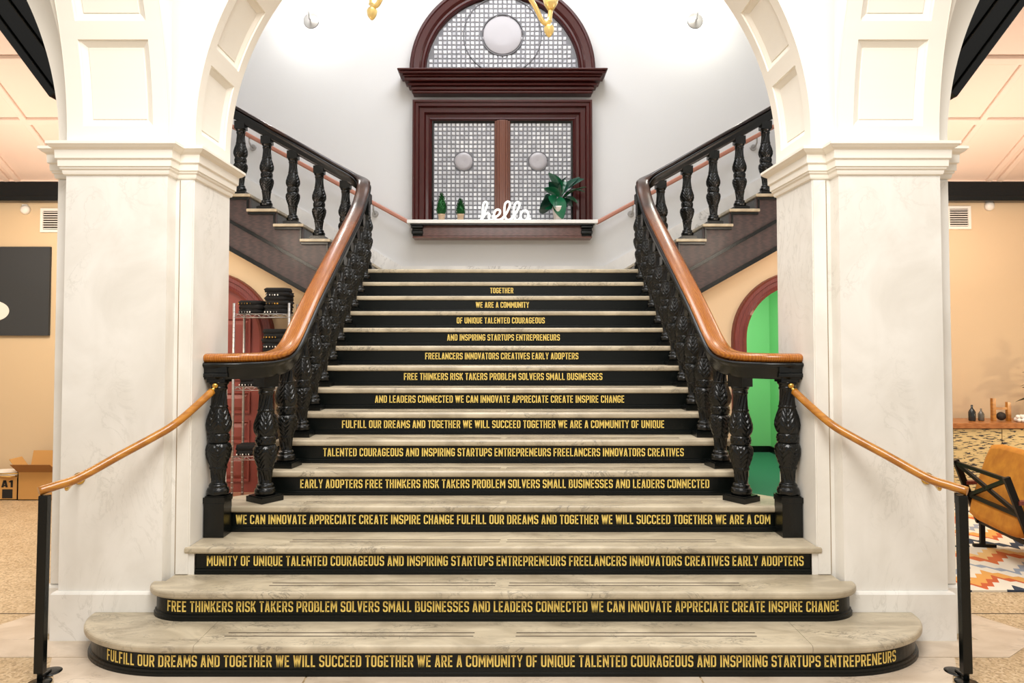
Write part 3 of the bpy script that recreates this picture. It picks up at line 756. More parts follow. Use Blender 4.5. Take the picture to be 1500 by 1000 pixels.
# ------------------------------------------------------------ upper flights
for s in (-1, 1):
    t = thing('upper_flight', 'dark wooden upper flight rising %s from the landing' % SIDE[s], 'stairs', (s * 1.6, YU, 15 * RISE))
    O = Vector((-s * 1.6, -YU, -15 * RISE))
    def Q(x, y, z): return Vector((s * x, y, z)) + O
    zL = 15 * RISE; nx_ = lambda i: 1.592 + 0.2925 * (i - 1)
    top = []
    for i in range(1, 10):
        top += [(nx_(i) + 0.02, zL + (i - 1) * RISE - (0 if i > 1 else 0)), (nx_(i) + 0.02, zL + i * RISE - 0.03)]
    xe = nx_(9) + 0.0; top = [p for p in top if p[0] <= 4.0]
    low0 = (1.605, 2.253 - 0.56 * (2.224 - 1.605)); low = lambda x: 2.253 + 0.560 * (x - 2.224)
    poly = top + [(top[-1][0] + 0.2, top[-1][1]), (top[-1][0] + 0.2, low(top[-1][0] + 0.2)), (1.61, low(1.61))]
    m = MB(); mm_ = MB(); mm_.prism([(s * x, z) for x, z in poly], YU, YU + 0.06); mm_.v = [tuple(Vector(p) + O) for p in mm_.v]
    mm_.obj('stringer', M['stringer'], t)
    # raised mouldings along the stringer
    for off, w_, h_ in ((0.0, 0.035, 0.045), (0.30, 0.025, 0.035), (0.0, 0.05, 0.015)):
        b = MB(); b.bar(Q(1.62, YU - 0.012, low(1.62) + off + 0.02), Q(4.1, YU - 0.012, low(4.1) + off + 0.02), w_, h_, up=(0, 0, 1)); b.obj('string_moulding', M['black'], t)
    # stepped fascia trim under each tread, riser and marble tread
    for i in range(1, 9):
        x0 = nx_(i); z = zL + i * RISE
        m = MB(); m.box(0, 0.335, 0, YW - YU, 0, 0.032); o = m.obj('tread', M['tread'], t, bevel=0.006)
        o.location = Q(x0, YU - 0.045, z - 0.032) if s > 0 else Q(x0 + 0.335, YU - 0.045, z - 0.032)
        m = MB(); m.box(0, 0.02, 0, YW - YU - 0.08, 0, RISE - 0.034); o = m.obj('riser', M['black'], t)
        o.location = Q(x0 + 0.022, YU + 0.065, z - RISE) if s > 0 else Q(x0 + 0.042, YU + 0.065, z - RISE)
        m = MB(); m.box(0, 0.30, 0, 0.025, 0, 0.028); o = m.obj('fascia_trim', M['black'], t, bevel=0.004)
        o.location = Q(x0 + 0.025, YU - 0.026, z - 0.062) if s > 0 else Q(x0 + 0.325, YU - 0.026, z - 0.062)
        m = MB(); m.box(0, 0.018, 0, 0.018, 0, RISE - 0.062); o = m.obj('fascia_trim', M['black'], t)
        o.location = Q(x0 + 0.03, YU - 0.018, z - RISE) if s > 0 else Q(x0 + 0.048, YU - 0.018, z - RISE)
    b = MB(); b.prism([(s * 1.61, low(1.61)), (s * 4.19, low(4.19)), (s * 4.19, low(4.19) + 0.03), (s * 1.61, low(1.61) + 0.03)], YU + 0.061, YW - 0.005); b.v = [tuple(Vector(p) + O) for p in b.v]
    b.obj('soffit', M['cream'], t)
    # closing wall between landing and doorway wall below
    # skirting on the window wall
    k_ = MB(); k_.prism([(s * 1.37, 2.476), (s * 1.37, 2.70), (s * 4.15, 2.70 + 0.566 * 2.78), (s * 4.15, 2.70 + 0.566 * 2.78 - 0.21), (s * 1.75, 2.70)] [::1], YW - 0.03, YW)
    struct(k_.obj('baseboard_' + SIDE[s], M['skirt']), 'white marble skirting climbing the wall beside the %s upper flight' % SIDE[s], 'baseboard')
k_ = MB(); k_.box(-1.369, 1.369, YW - 0.03, YW, 2.476, 2.70); struct(k_.obj('baseboard_back', M['skirt']), 'white marble skirting along the landing wall', 'baseboard')

# ------------------------------------------------------------ balustrades
def smooth_path(ctrl, n=8):
    P_ = [Vector(p) for p in ctrl]; P_ = [2 * P_[0] - P_[1]] + P_ + [2 * P_[-1] - P_[-2]]; out = []
    for i in range(1, len(P_) - 2):
        for j in range(n):
            t = j / n; a, b, c, d_ = P_[i - 1], P_[i], P_[i + 1], P_[i + 2]
            out.append(0.5 * ((2 * b) + (c - a) * t + (2 * a - 5 * b + 4 * c - d_) * t * t + (3 * b - a - 3 * c + d_) * t ** 3))
    out.append(P_[-2]); return out
CTRL = [(1.845, 4.43, 1.62), (1.76, 4.435, 1.62), (1.66, 4.47, 1.62), (1.575, 4.56, 1.622), (1.525, 4.70, 1.632), (1.503, 4.87, 1.662), (1.50, 5.05, 1.742),
        (1.50, 5.35, 1.935), (1.50, 5.65, 2.122), (1.50, 6.61, 2.690), (1.50, 7.15, 3.015), (1.50, 7.42, 3.22), (1.505, 7.60, 3.385), (1.54, 7.74, 3.48),
        (1.64, 7.815, 3.55), (1.85, 7.83, 3.665), (2.20, 7.83, 3.865), (2.94, 7.83, 4.285), (3.9, 7.83, 4.835)]
RAILP = smooth_path(CTRL, 8)
def rail_z(y):
    for a, b in zip(RAILP, RAILP[1:]):
        if a.y <= y <= b.y and b.y > a.y: return a.z + (b.z - a.z) * (y - a.y) / (b.y - a.y)
    return RAILP[0].z
def sweep(path, prof, s, O):
    rings = []
    for i, p in enumerate(path):
        d_ = path[min(i + 1, len(path) - 1)] - path[max(i - 1, 0)]; d_.z = 0; d_.normalize()
        nrm = Vector((d_.y, -d_.x, 0))
        rings.append([Vector((s * q.x, q.y, q.z)) + O for q in [p + nrm * u + Vector((0, 0, v)) for u, v in prof]])
    m = MB(); m.loft(rings, True, True, True, True); return m
WOODP = [(-0.055, -0.052), (-0.066, -0.040), (-0.070, -0.026), (-0.066, -0.014), (-0.052, -0.005), (-0.03, 0.0), (0.0, 0.002), (0.03, 0.0), (0.052, -0.005), (0.066, -0.014), (0.070, -0.026), (0.066, -0.040), (0.055, -0.052)]
SUBP = [(-0.060, -0.052), (-0.078, -0.060), (-0.080, -0.072), (-0.066, -0.084), (-0.058, -0.096), (-0.058, -0.135), (-0.052, -0.142), (-0.052, -0.158), (0.052, -0.158), (0.052, -0.142), (0.058, -0.135), (0.058, -0.096), (0.066, -0.084), (0.080, -0.072), (0.078, -0.060), (0.060, -0.052)]
def bal_mod(a, z, r):
    d_ = 0.0
    def wdw(z0, z1):
        if z <= z0 or z >= z1: return 0
        return math.sin(PI * (z - z0) / (z1 - z0)) ** 0.5
    d_ += 0.0042 * wdw(0.085, 0.165) * math.cos(12 * a + 62 * z)
    d_ += 0.0042 * wdw(0.535, 0.66) * math.cos(12 * a - 62 * z)
    for z0, z1, up in ((0.17, 0.32, 1), (0.38, 0.545, 1)):
        w_ = wdw(z0, z1)
        if w_:
            ph = (a * 5 / (2 * PI) + (0.5 if z0 > 0.3 else 0)) % 1.0; tri = abs(ph - 0.5) * 2      # 0 on a leaf's midrib
            t = (z - z0) / (z1 - z0)
            d_ += w_ * (0.0085 * (1 - tri) ** 0.7 - 0.004 + 0.0060 * math.cos(11 * tri + t * 30) * (0.25 + tri))
    d_ += 0.004 * wdw(0.332, 0.372) * math.cos(14 * a) * math.cos((z - 0.352) * 160)
    if abs(z - 0.168) < 0.008 or abs(z - 0.545) < 0.006: d_ += 0.002 * math.cos(24 * a)
    return d_
KEY = [(0.0, .058), (0.012, .066), (0.028, .068), (0.044, .062), (0.048, .054), (0.060, .055), (0.070, .050), (0.076, .043), (0.10, .0395), (0.13, .041), (0.158, .046), (0.162, .051), (0.172, .051), (0.178, .048),
       (0.20, .055), (0.24, .067), (0.275, .0745), (0.30, .073), (0.318, .064), (0.325, .056), (0.328, .062), (0.334, .064), (0.370, .064), (0.376, .061), (0.379, .056), (0.385, .060), (0.405, .069), (0.43, .0735), (0.455, .0715), (0.49, .062), (0.52, .053), (0.538, .048), (0.541, .051), (0.549, .051), (0.553, .047),
       (0.58, .0435), (0.62, .041), (0.648, .042), (0.655, .048), (0.664, .050), (0.67, .046), (0.68, .050), (0.69, .058), (0.70, .058)]
def prof_bal(n=88):
    out = []
    zs_ = sorted(set([k[0] for k in KEY] + [0.7 * i / n for i in range(n + 1)]))
    for z in zs_:
        for (a, ra), (b, rb) in zip(KEY, KEY[1:]):
            if a <= z <= b: out.append((ra + (rb - ra) * (z - a) / (b - a), z)); break
    return out
BAL = MB(); BAL.lathe(prof_bal(110), (0, 0, 0.04), 80, 'Z', bal_mod); BALM = BAL.mesh('baluster', M['cast'])
bs = MB(); bs.box(-0.083, 0.083, -0.083, 0.083, 0, 0.034); bs.box(-0.072, 0.072, -0.072, 0.072, 0.034, 0.041); BASEM = bs.mesh('base', M['black'])
def add_bal(parent, loc, rot, ztop, hb=1.0):
    o = place('baluster', BALM, parent, loc, (0, 0, rot)); place('base', BASEM, o, (0, 0, 0), (0, 0, 0), (hb, hb, 1))
    h_ = ztop - (loc[2] + parent.location.z) - 0.735
    if h_ > 0.005:
        m = MB(); m.box(-0.056, 0.056, -0.056, 0.056, 0.7385, 0.7385 + h_); m.obj('top_block', M['black'], o)
    return o
for s in (-1, 1):
    base = Vector((s * 1.5, 4.6, 0.66)); O = -base
    t = thing('balustrade', 'black carved balustrade with amber wooden handrail on the %s of the stair' % SIDE[s], 'balustrade', base)
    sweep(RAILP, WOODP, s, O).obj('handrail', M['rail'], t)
    sweep(RAILP, SUBP, s, O).obj('subrail', M['black'], t)
    def L(x, y, z): return Vector((s * x, y, z)) + O
    # newel at the foot
    m = MB(); c = L(1.772, 4.445, 0); m.box(c.x - 0.062, c.x + 0.062, c.y - 0.066, c.y + 0.066, 3 * RISE + 0.001 - 0.66, 0.045)
    m.obj('newel_block', M['black'], t, bevel=0.003)
    add_bal(t, L(1.772, 4.445, 0.705), 0, 1.475, 0.80)
    m = MB(); m.box(c.x - 0.080, c.x + 0.080, c.y - 0.082, c.y + 0.075, 1.475 - 0.66, 1.50 - 0.66); m.box(c.x - 0.074, c.x + 0.074, c.y - 0.074, c.y + 0.07, 1.50 - 0.66, 1.561 - 0.66); m.obj('newel_cap', M['black'], t, bevel=0.004)
    spots = [(1.55, 4.655, 4, 0.62), (1.512, 4.965, 5, 0.15), (1.50, 5.30, 6, 0.0)] + [(1.50, 5.60 + 0.292 * (k - 7), k, 0.0) for k in range(7, 15)]
    for x, y, k, a in spots: add_bal(t, L(x, y, k * RISE + 0.001), s * a, rail_z(y) - 0.15)
    # upper flight balusters
    add_bal(t, L(1.52, 7.83, 15 * RISE + 0.001), 0, rail_z(7.7) - 0.14)
    for i in range(1, 8):
        x = 1.592 + 0.2925 * (i - 1) + 0.155
        zr = 3.665 + (x - 1.85) * 0.5685 - 0.15
        add_bal(t, L(x, 7.83, (15 + i) * RISE + 0.001), 0, zr)

# wall handrails over the landing
for s in (-1, 1):
    pa, pb = Vector((s * 1.24, 9.45, 3.262)), Vector((s * 4.0, 9.45, 4.762))
    t = thing('wall_handrail', 'pinkish wooden handrail on brackets climbing the wall %s of the window' % SIDE[s], 'handrail', pa)
    m = MB(); m.bar((0, 0, 0), pb - pa, 0.05, 0.055); m.obj('rail', M['pinkwood'], t, bevel=0.015)
    for f in (0.18, 0.785):
        p = (pb - pa) * f
        m = MB(); m.tube([p + Vector((0, 0, -0.025)), p + Vector((0, 0, -0.09)), p + Vector((0, 0.05, -0.12)), p + Vector((0, 0.14, -0.12))], 0.011)
        m.lathe([(0.04, 0.13), (0.045, 0.142), (0.045, 0.149)], (p.x, p.y, p.z - 0.12), 16, 'Y'); m.obj('bracket', M['steel'], t)

# ------------------------------------------------------------ window on the landing
win = thing('window_1', 'mahogany round-headed window with leaded square panes over the landing', 'window', (0, YW, 3.25)); win['kind'] = 'structure'
WO = Vector((0, -YW, -3.25))
def sweep_frame(path, prof, name, mat, closed=False):
    """path of (x,z,nx,nz): outward normal in xz; prof (u outward, depth toward room)"""
    rings = [[Vector((x + nx * u, YW - d_, z + nz * u)) + WO for u, d_ in prof] for x, z, nx, nz in path]
    m = MB(); m.loft(rings, True, not closed, not closed); return m.obj(name, mat, win)
CX = -0.009; ZA = 5.335
lun = [(CX + math.cos(a), ZA + math.sin(a), math.cos(a), math.sin(a)) for a in [PI * i / 48 for i in range(49)]]
pf = [(0.04, 0.0), (0.04, 0.05), (0.055, 0.09), (0.075, 0.075), (0.10, 0.075), (0.13, 0.11), (0.20, 0.13), (0.215, 0.15), (0.235, 0.15), (0.245, 0.13), (0.255, 0.13), (0.262, 0.0)]
sweep_frame([(x, z, nx, nz) for x, z, nx, nz in lun], pf, 'arch_frame', M['mahog'])
sq = 2 ** 0.5
def rect_path(x0, x1, z0, z1): return [(x0, z0, -1, 0), (x0, z1, -1, 1), (x1, z1, 1, 1), (x1, z0, 1, 0)]
sweep_frame(rect_path(-0.965, 0.945, 3.275, 4.672), [(0, 0), (0, 0.05), (0.02, 0.075), (0.045, 0.065), (0.08, 0.07), (0.10, 0.11), (0.16, 0.11), (0.175, 0.15), (0.21, 0.15), (0.225, 0.17), (0.25, 0.17), (0.255, 0.0)], 'lower_frame', M['mahog'])
sweep_frame(rect_path(-0.965, 0.945, 3.276, 4.672), [(-0.02, 0.0), (-0.02, 0.045), (0.0, 0.052), (0.0, 0.0)], 'sash', M['black'])
m = MB(); m.box(-0.115, 0.095, -0.06, 0, 0.025, 1.42); m.box(-0.085, 0.065, -0.10, -0.06, 0.025, 1.42); m.box(-0.055, 0.035, -0.115, -0.10, 0.025, 1.42); m.obj('mullion', M['mahogm'], win, bevel=0.012)
# entablature
m = MB()
for z0, z1, hx, d_ in ((5.01, 5.05, 1.21, 0.17), (5.05, 5.10, 1.23, 0.19), (5.10, 5.125, 1.27, 0.23), (5.125, 5.15, 1.24, 0.20), (5.15, 5.20, 1.31, 0.26), (5.20, 5.225, 1.33, 0.29), (5.225, 5.26, 1.37, 0.33), (5.26, 5.285, 1.39, 0.36)):
    m.box(-hx + CX, hx + CX, -d_, 0, z0 - 3.25, z1 - 3.25)
m.box(-1.03, 1.02, -0.05, 0, 5.28 - 3.25, 5.345 - 3.25)
m.obj('entablature', M['mahog'], win, bevel=0.012)
# leaded panes
def panes(test, x0, x1, z0, z1, step):
    nxp = round((x1 - x0) / step); nzp = round((z1 - z0) / step); sx_, sz_ = (x1 - x0) / nxp, (z1 - z0) / nzp
    pm = MB()
    for i in range(nxp):
        for j in range(nzp):
            xa, xb = x0 + i * sx_ + 0.007, x0 + (i + 1) * sx_ - 0.007; za, zb = z0 + j * sz_ + 0.007, z0 + (j + 1) * sz_ - 0.007
            if not test((xa + xb) / 2, (za + zb) / 2): continue
            ty, tz = random.uniform(-.003, .003), random.uniform(-.003, .003)
            y0 = -0.030
            pm.add([(xa, -0.02, za - 3.25), (xb, -0.02, za - 3.25), (xb, -0.02, zb - 3.25), (xa, -0.02, zb - 3.25),
                    (xa + .006, y0 + ty, za + .006 - 3.25), (xb - .006, y0 - ty, za + .006 - 3.25), (xb - .006, y0 - tz, zb - .006 - 3.25), (xa + .006, y0 + tz, zb - .006 - 3.25)],
                   [(4, 5, 6, 7), (0, 1, 5, 4), (1, 2, 6, 5), (2, 3, 7, 6), (3, 0, 4, 7)])
    return pm
rl = [(-0.537, 4.125, 0.128), (0.475, 4.125, 0.128)]
for (x0, x1), (rx, rz_, rr_) in zip(((-0.945, -0.112), (0.092, 0.925)), rl):
    p = panes(lambda x, z: math.hypot(x - rx, z - rz_) > rr_ + 0.012, x0, x1, 3.285, 4.655, 0.0595).obj('leaded_panes', M['pane'], win); p['kind'] = 'stuff'
    m = MB(); m.box(x0, x1, -0.022, -0.004, 3.28 - 3.25, 4.66 - 3.25); m.obj('lead_backing', M['lead'], win)
    m = MB(); m.lathe([(0.0001, -0.036), (0.05, -0.043), (0.09, -0.041), (0.12, -0.034), (0.128, -0.022)], (rx, 0, rz_ - 3.25), 36, 'Y'); m.obj('roundel', M['roundel'], win)
    m = MB(); m.tube([(rx + 0.131 * math.cos(a), -0.028, rz_ - 3.25 + 0.131 * math.sin(a)) for a in [2 * PI * i / 36 for i in range(37)]], 0.006, 6); m.obj('roundel_came', M['lead'], win)
p = panes(lambda x, z: math.hypot(x - CX, z - ZA) < 1.0 and math.hypot(x - CX, z - 5.86) > 0.285, CX - 1.07, CX + 1.07, ZA + 0.01, ZA + 1.08, 0.0625).obj('leaded_panes', M['pane'], win); p['kind'] = 'stuff'
m = MB(); m.prism([(CX + 1.03 * math.cos(a), ZA - 3.25 + 1.03 * math.sin(a)) for a in [PI * i / 40 for i in range(41)]], -0.022, -0.004); m.obj('lead_backing', M['lead'], win)
m = MB(); m.lathe([(0.0001, -0.034), (0.03, -0.034), (0.12, -0.033), (0.25, -0.032), (0.277, -0.024)], (CX, 0, 5.86 - 3.25), 48, 'Y'); m.obj('roundel', M['roundel'], win)
for R_ in (0.282, 0.53):
    m = MB(); m.tube([(CX + R_ * math.cos(a), -0.032, 5.86 - 3.25 + R_ * math.sin(a)) for a in [2 * PI * i / 60 for i in range(61)]], 0.009, 6); m.obj('roundel_came', M['lead'], win)
# sill and apron
m = MB(); m.box(-1.26, 1.24, -0.36, 0, -0.022, 0.024); m.obj('window_sill', M['sillwhite'], win, bevel=0.005)
m = MB(); m.box(-1.13, 1.11, -0.22, 0, -0.175, -0.023); m.box(-1.20, 1.18, -0.24, 0, -0.198, -0.176); m.obj('apron', M['apron'], win, bevel=0.006)
m = MB(); m.box(-1.22, 1.20, -0.33, -0.0, -0.040, -0.0225); m.obj('under_sill_strip', M['black'], win)  # thin black strip directly below the sill
for sgn, xc_ in ((-1, -1.13), (1, 1.11)):
    m = MB()
    for z0, z1, w_, d_ in ((-0.075, -0.041, 0.085, 0.30), (-0.10, -0.075, 0.075, 0.26), (-0.15, -0.10, 0.08, 0.27), (-0.175, -0.15, 0.07, 0.25)):
        m.box(xc_ - w_ , xc_ + w_ * 0.9, -d_, 0, z0, z1)
    m.obj('apron_bracket', M['black'], win, bevel=0.01)

# ------------------------------------------------------------ things on the sill
SZ = 3.275
def topiary(x, h, r, label):
    t = thing('topiary', label, 'plant', (x, 9.36, SZ), group=None)
    m = MB(); m.lathe([(0.036, 0), (0.046, 0.078), (0.05, 0.082), (0.05, 0.09), (0.04, 0.09)], (0, 0, 0), 16); m.obj('pot', M['pot_tan'], t)
    m = MB()
    m.lathe([(r * .55, 0.09), (r * .85, 0.12), (r * .9, 0.16), (r * .66, 0.09 + h * .6), (r * .3, 0.09 + h * .85), (0.004, 0.09 + h)], (0, 0, 0), 12)
    for i in range(420):
        z = random.random() ** 1.2; a = random.random() * 2 * PI
        rr_ = r * (1 - z) ** 0.75 * (0.9 if z > .08 else .7) + 0.006; q = Vector((rr_ * math.cos(a), rr_ * math.sin(a), 0.095 + z * h))
        d_ = Vector((math.cos(a), math.sin(a), random.uniform(0.2, 1.2))).normalized(); sd = Vector((-math.sin(a), math.cos(a), random.uniform(-.4, .4))).normalized()
        m.add([q, q + sd * 0.008 + d_ * 0.012, q + d_ * 0.026, q - sd * 0.008 + d_ * 0.012], [(0, 1, 2, 3)])
    f = m.obj('foliage', M['topiary'], t); f['kind'] = 'stuff'
topiary(-0.815, 0.27, 0.068, 'taller of the two small cone topiaries on the window sill')
topiary(-0.565, 0.19, 0.056, 'shorter small cone topiary on the sill, nearer the hello sign')
t = thing('hello_sign', 'white lit cursive hello sign standing on the window sill', 'sign', (0, 9.36, SZ))
def HP(px, py): return ((640 + px / 6.82 - 737) / 1040 * 9.36, 0.0, (327.0 - 260 - py / 6.82) / 1040 * 9.36 + 0.0)
strokes = [[(435, 448), (450, 425), (470, 380), (497, 310), (500, 275), (482, 264), (464, 285), (456, 340), (450, 440)],
           [(455, 430), (475, 395), (505, 378), (525, 395), (520, 425), (530, 445), (560, 440)],
           [(560, 425), (600, 408), (628, 380), (628, 350), (600, 342), (575, 370), (572, 415), (600, 445), (645, 436), (680, 400)],
           [(660, 430), (700, 370), (728, 305), (726, 270), (705, 262), (682, 285), (674, 345), (680, 410), (705, 446), (740, 436), (765, 405)],
           [(750, 430), (790, 375), (822, 315), (826, 280), (806, 266), (782, 285), (768, 345), (770, 410), (792, 446), (820, 440), (840, 415)],
           [(890, 350), (858, 358), (836, 400), (846, 438), (876, 450), (906, 430), (915, 392), (900, 356), (880, 350)],
           [(905, 440), (925, 436), (942, 440)], [(440, 452), (560, 454), (680, 454), (800, 454), (940, 452)]]
for st_ in strokes:
    pts = smooth_path([HP(*p) for p in st_], 4)
    m = MB(); m.tube(pts, 0.0145, 8); m.v = [(x, y * 1.0, max(z, 0.001)) for x, y, z in m.v]; m.obj('letter_stroke', M['hello'], t)
t = thing('rubber_plant', 'leafy green rubber plant in a white pot at the right end of the sill', 'plant', (0.735, 9.35, SZ))
m = MB(); m.lathe([(0.062, 0), (0.085, 0.17), (0.09, 0.185), (0.08, 0.185), (0.07, 0.14)], (0, 0, 0), 24); m.obj('pot', M['pot_white'], t)
m = MB(); m.tube([(0, 0, 0.12), (0.01, 0, 0.3), (0.02, 0, 0.5)], 0.010, 6); m.tube([(0, 0, 0.15), (-0.08, -0.02, 0.28), (-0.16, -0.02, 0.3)], 0.008, 6); m.tube([(0, 0, 0.2), (0.08, 0, 0.35), (0.16, 0, 0.42)], 0.008, 6); m.obj('stem', M['stem'], t)
def leaf_mesh(L_, w_, bend, mat):
    m = MB(); rows = []
    for i in range(9):
        tt = i / 8; hw = w_ * math.sin(PI * min(1, tt * 0.96 + 0.02)) ** 0.8 + 0.001
        z = -bend * tt * tt * L_; rows.append([(-hw, tt * L_, z + 0.25 * hw), (0, tt * L_, z), (hw, tt * L_, z + 0.25 * hw)])
    m.loft(rows, False, smooth=True); return m.mesh('leaf', mat)
LM = [leaf_mesh(0.20, 0.062, 0.35, M['leaf']), leaf_mesh(0.19, 0.058, 0.5, M['leaf2'])]
def leaf_to(parent, a, b, me, L0, roll=0.0, name='leaf'):
    a = Vector(a); b = Vector(b); d_ = b - a
    q = d_.to_track_quat('Y', 'Z'); o = bpy.data.objects.new(name, me); COL.objects.link(o); o.parent = parent
    o.rotation_mode = 'QUATERNION'; from mathutils import Quaternion
    o.rotation_quaternion = q @ Quaternion((0, 1, 0), roll); o.location = a; k = d_.length / L0; o.scale = (k, k, k); return o
RP = 1040 / 9.35
def rp(px, py): return ((px - 819) / RP, (327 - py) / RP)
leaves = [((822, 285), (812, 255)), ((824, 290), (836, 258)), ((826, 295), (849, 272)), ((824, 290), (806, 268)), ((820, 292), (800, 275)), ((812, 296), (784, 300)), ((812, 298), (797, 312)), ((814, 300), (781, 311)),
          ((820, 292), (819, 320)), ((826, 294), (841, 302)), ((830, 285), (853, 278)), ((828, 283), (843, 262)), ((822, 288), (828, 268)), ((825, 296), (826, 306)), ((816, 290), (802, 312)), ((820, 285), (820, 262)), ((828, 292), (846, 296))]
for i, (a_, b_) in enumerate(leaves):
    ya, yb_ = -0.01, -0.03 - 0.07 * (i % 3); (x0, z0), (x1, z1) = rp(*a_), rp(*b_)
    leaf_to(t, (x0, ya, z0), (x1, yb_, z1), LM[i % 2], 0.20, roll=(i * 0.7) % 1.4 - 0.2 + 0.6)

# ------------------------------------------------------------ sconces
for s in (-1, 1):
    t = thing('wall_sconce', 'lit wall sconce high on the grey wall %s of the window' % SIDE[s], 'lamp', (s * 2.63, YW, 6.07))
    m = MB(); m.lathe([(0.0001, -0.05), (0.03, -0.05), (0.045, -0.03), (0.075, -0.03), (0.08, -0.02), (0.105, -0.02), (0.11, 0.0)], (0, 0, 0), 28, 'Y'); m.obj('backplate', M['steel'], t)
    m = MB(); m.tube([(0, -0.05, 0), (0, -0.12, -0.02), (-s * 0.02, -0.22, 0.02), (-s * 0.03, -0.27, 0.09), (-s * 0.03, -0.27, 0.13)], 0.012, 8); m.obj('arm', M['steel'], t)
    m = MB(); m.lathe([(0.02, 0.0), (0.03, 0.01), (0.03, 0.03)], (-s * 0.03, -0.27, 0.12), 16); m.obj('cup', M['steel'], t)
    m = MB(); m.sphere((-s * 0.03, -0.27, 0.20), 0.035, 14, 10, (1, 1, 1.25)); m.obj('bulb', M['bulb'], t)
    m = MB(); m.lathe([(0.035, 0.0), (0.075, 0.03), (0.09, 0.09), (0.07, 0.15), (0.078, 0.18)], (-s * 0.03, -0.27, 0.13), 24)

# ------------------------------------------------------------ chandelier
t = thing('chandelier', 'gilded brass chandelier hanging above the stairs, only its lower finials in view', 'lamp', (-0.40, 6.0, 7.55))
m = MB(); m.tube([(0, 0, 0.0), (0, 0, -2.0)], 0.018, 10); m.lathe([(0.12, 0.04), (0.12, 0.02), (0.05, -0.04), (0.02, -0.05)], (0, 0, 0), 20); m.obj('stem', M['palebrass'], t)
m = MB(); m.lathe([(0.02, 0), (0.05, -0.05), (0.10, -0.14), (0.12, -0.24), (0.08, -0.34), (0.03, -0.40), (0.05, -0.45), (0.0001, -0.52)], (0, 0, -2.0), 24); m.obj('body', M['palebrass'], t)
for a_, dz in ((math.radians(150.5), -2.90), (math.radians(28), -3.07), (math.radians(-90), -2.95)):
    ca, sa = math.cos(a_) * 0.93, math.sin(a_) * 0.93
    e = Vector((ca, sa, dz)); 
    m = MB(); m.tube(smooth_path([(ca * .08, sa * .08, -2.3), (ca * .45, sa * .45, dz + 0.62), (ca * .80, sa * .80, dz + 0.30), (ca * .93, sa * .93, dz + 0.13), (ca, sa, dz + 0.16), (ca * 1.02, sa * 1.02, dz + 0.26)], 6), 0.022, 10); 
    m.lathe([(0.03, 0.0), (0.06, 0.05), (0.07, 0.09)], (ca * 1.02, sa * 1.02, dz + 0.26), 16)
    arm = m.obj('arm', M['palebrass'], t)
    m = MB(); m.lathe([(0.0001, -0.0), (0.012, 0.004), (0.028, 0.022), (0.042, 0.05), (0.046, 0.075), (0.048, 0.085), (0.044, 0.095), (0.034, 0.110), (0.018, 0.122), (0.018, 0.135), (0.030, 0.145), (0.030, 0.155), (0.016, 0.165)], e, 20, 'Z', lambda a, z, r: 0.0018 * math.cos(8 * a + 260 * z) if 0.01 < z < 0.08 else 0)
    m.obj('finial', M['palebrass'], arm)
    m = MB(); m.sphere((ca * 1.02, sa * 1.02, dz + 0.40), 0.05, 14, 10, (1, 1, 1.2)); m.obj('bulb', M['bulb'], arm)

# ------------------------------------------------------------ post-and-tube side handrails
for s in (-1, 1):
    b0 = Vector((s * 2.31, 3.60, 0))
    t = thing('handrail_post', 'black floor post with golden oak rail at the foot of the stair, %s side' % SIDE[s], 'handrail', b0)
    def V(x, y, z): return Vector((s * x, y, z)) - b0
    m = MB(); m.bar(V(2.313, 3.6, 0.045), V(2.306, 3.6, 0.925), 0.046, 0.038, up=(0, 1, 0)); m.obj('post', M['black'], t, bevel=0.004)
    m = MB(); m.tube([V(2.313, 3.6, 0.004), V(2.313, 3.6, 0.09)], 0.014, 10); m.obj('rod', M['black'], t)
    for x_, y_ in ((2.305, 3.585), (2.325, 3.70)):
        m = MB(); m.lathe([(0.055, 0.004), (0.055, 0.006), (0.03, 0.008), (0.0001, 0.009)], V(x_, y_, 0), 24); m.obj('foot_disc', M['black'], t)
    m = MB(); m.tube([V(2.313, 3.6, 0.02), V(2.325, 3.70, 0.012)], 0.008, 6); m.obj('foot_bar', M['black'], t)
    pts = [(2.335, 3.595, 0.945), (2.28, 3.65, 0.962), (2.21, 3.72, 0.987), (2.08, 3.87, 1.079), (1.96, 4.0, 1.161), (1.883, 4.08, 1.22), (1.82, 4.22, 1.312), (1.769, 4.325, 1.393)]
    m = MB(); m.tube(smooth_path([V(*p) for p in pts], 6), 0.0225, 14); m.obj('rail', M['oak'], t)
    m = MB(); m.tube([V(1.769, 4.325, 1.393), V(1.764, 4.365, 1.425)], 0.010, 8); m.sphere(V(1.764, 4.362, 1.425), 0.019); m.obj('end_ball', M['brass'], t)
    m = MB(); m.tube([V(2.25, 3.68, 0.958), V(2.27, 3.72, 0.93), V(2.36, 3.90, 0.915), V(2.43, 4.095, 0.912)], 0.010, 8)
    m.lathe([(0.034, 0.0), (0.034, -0.008), (0.02, -0.016)], V(2.43, 4.10, 0.912), 20, 'Y'); m.obj('wall_bracket', M['brass'], t)

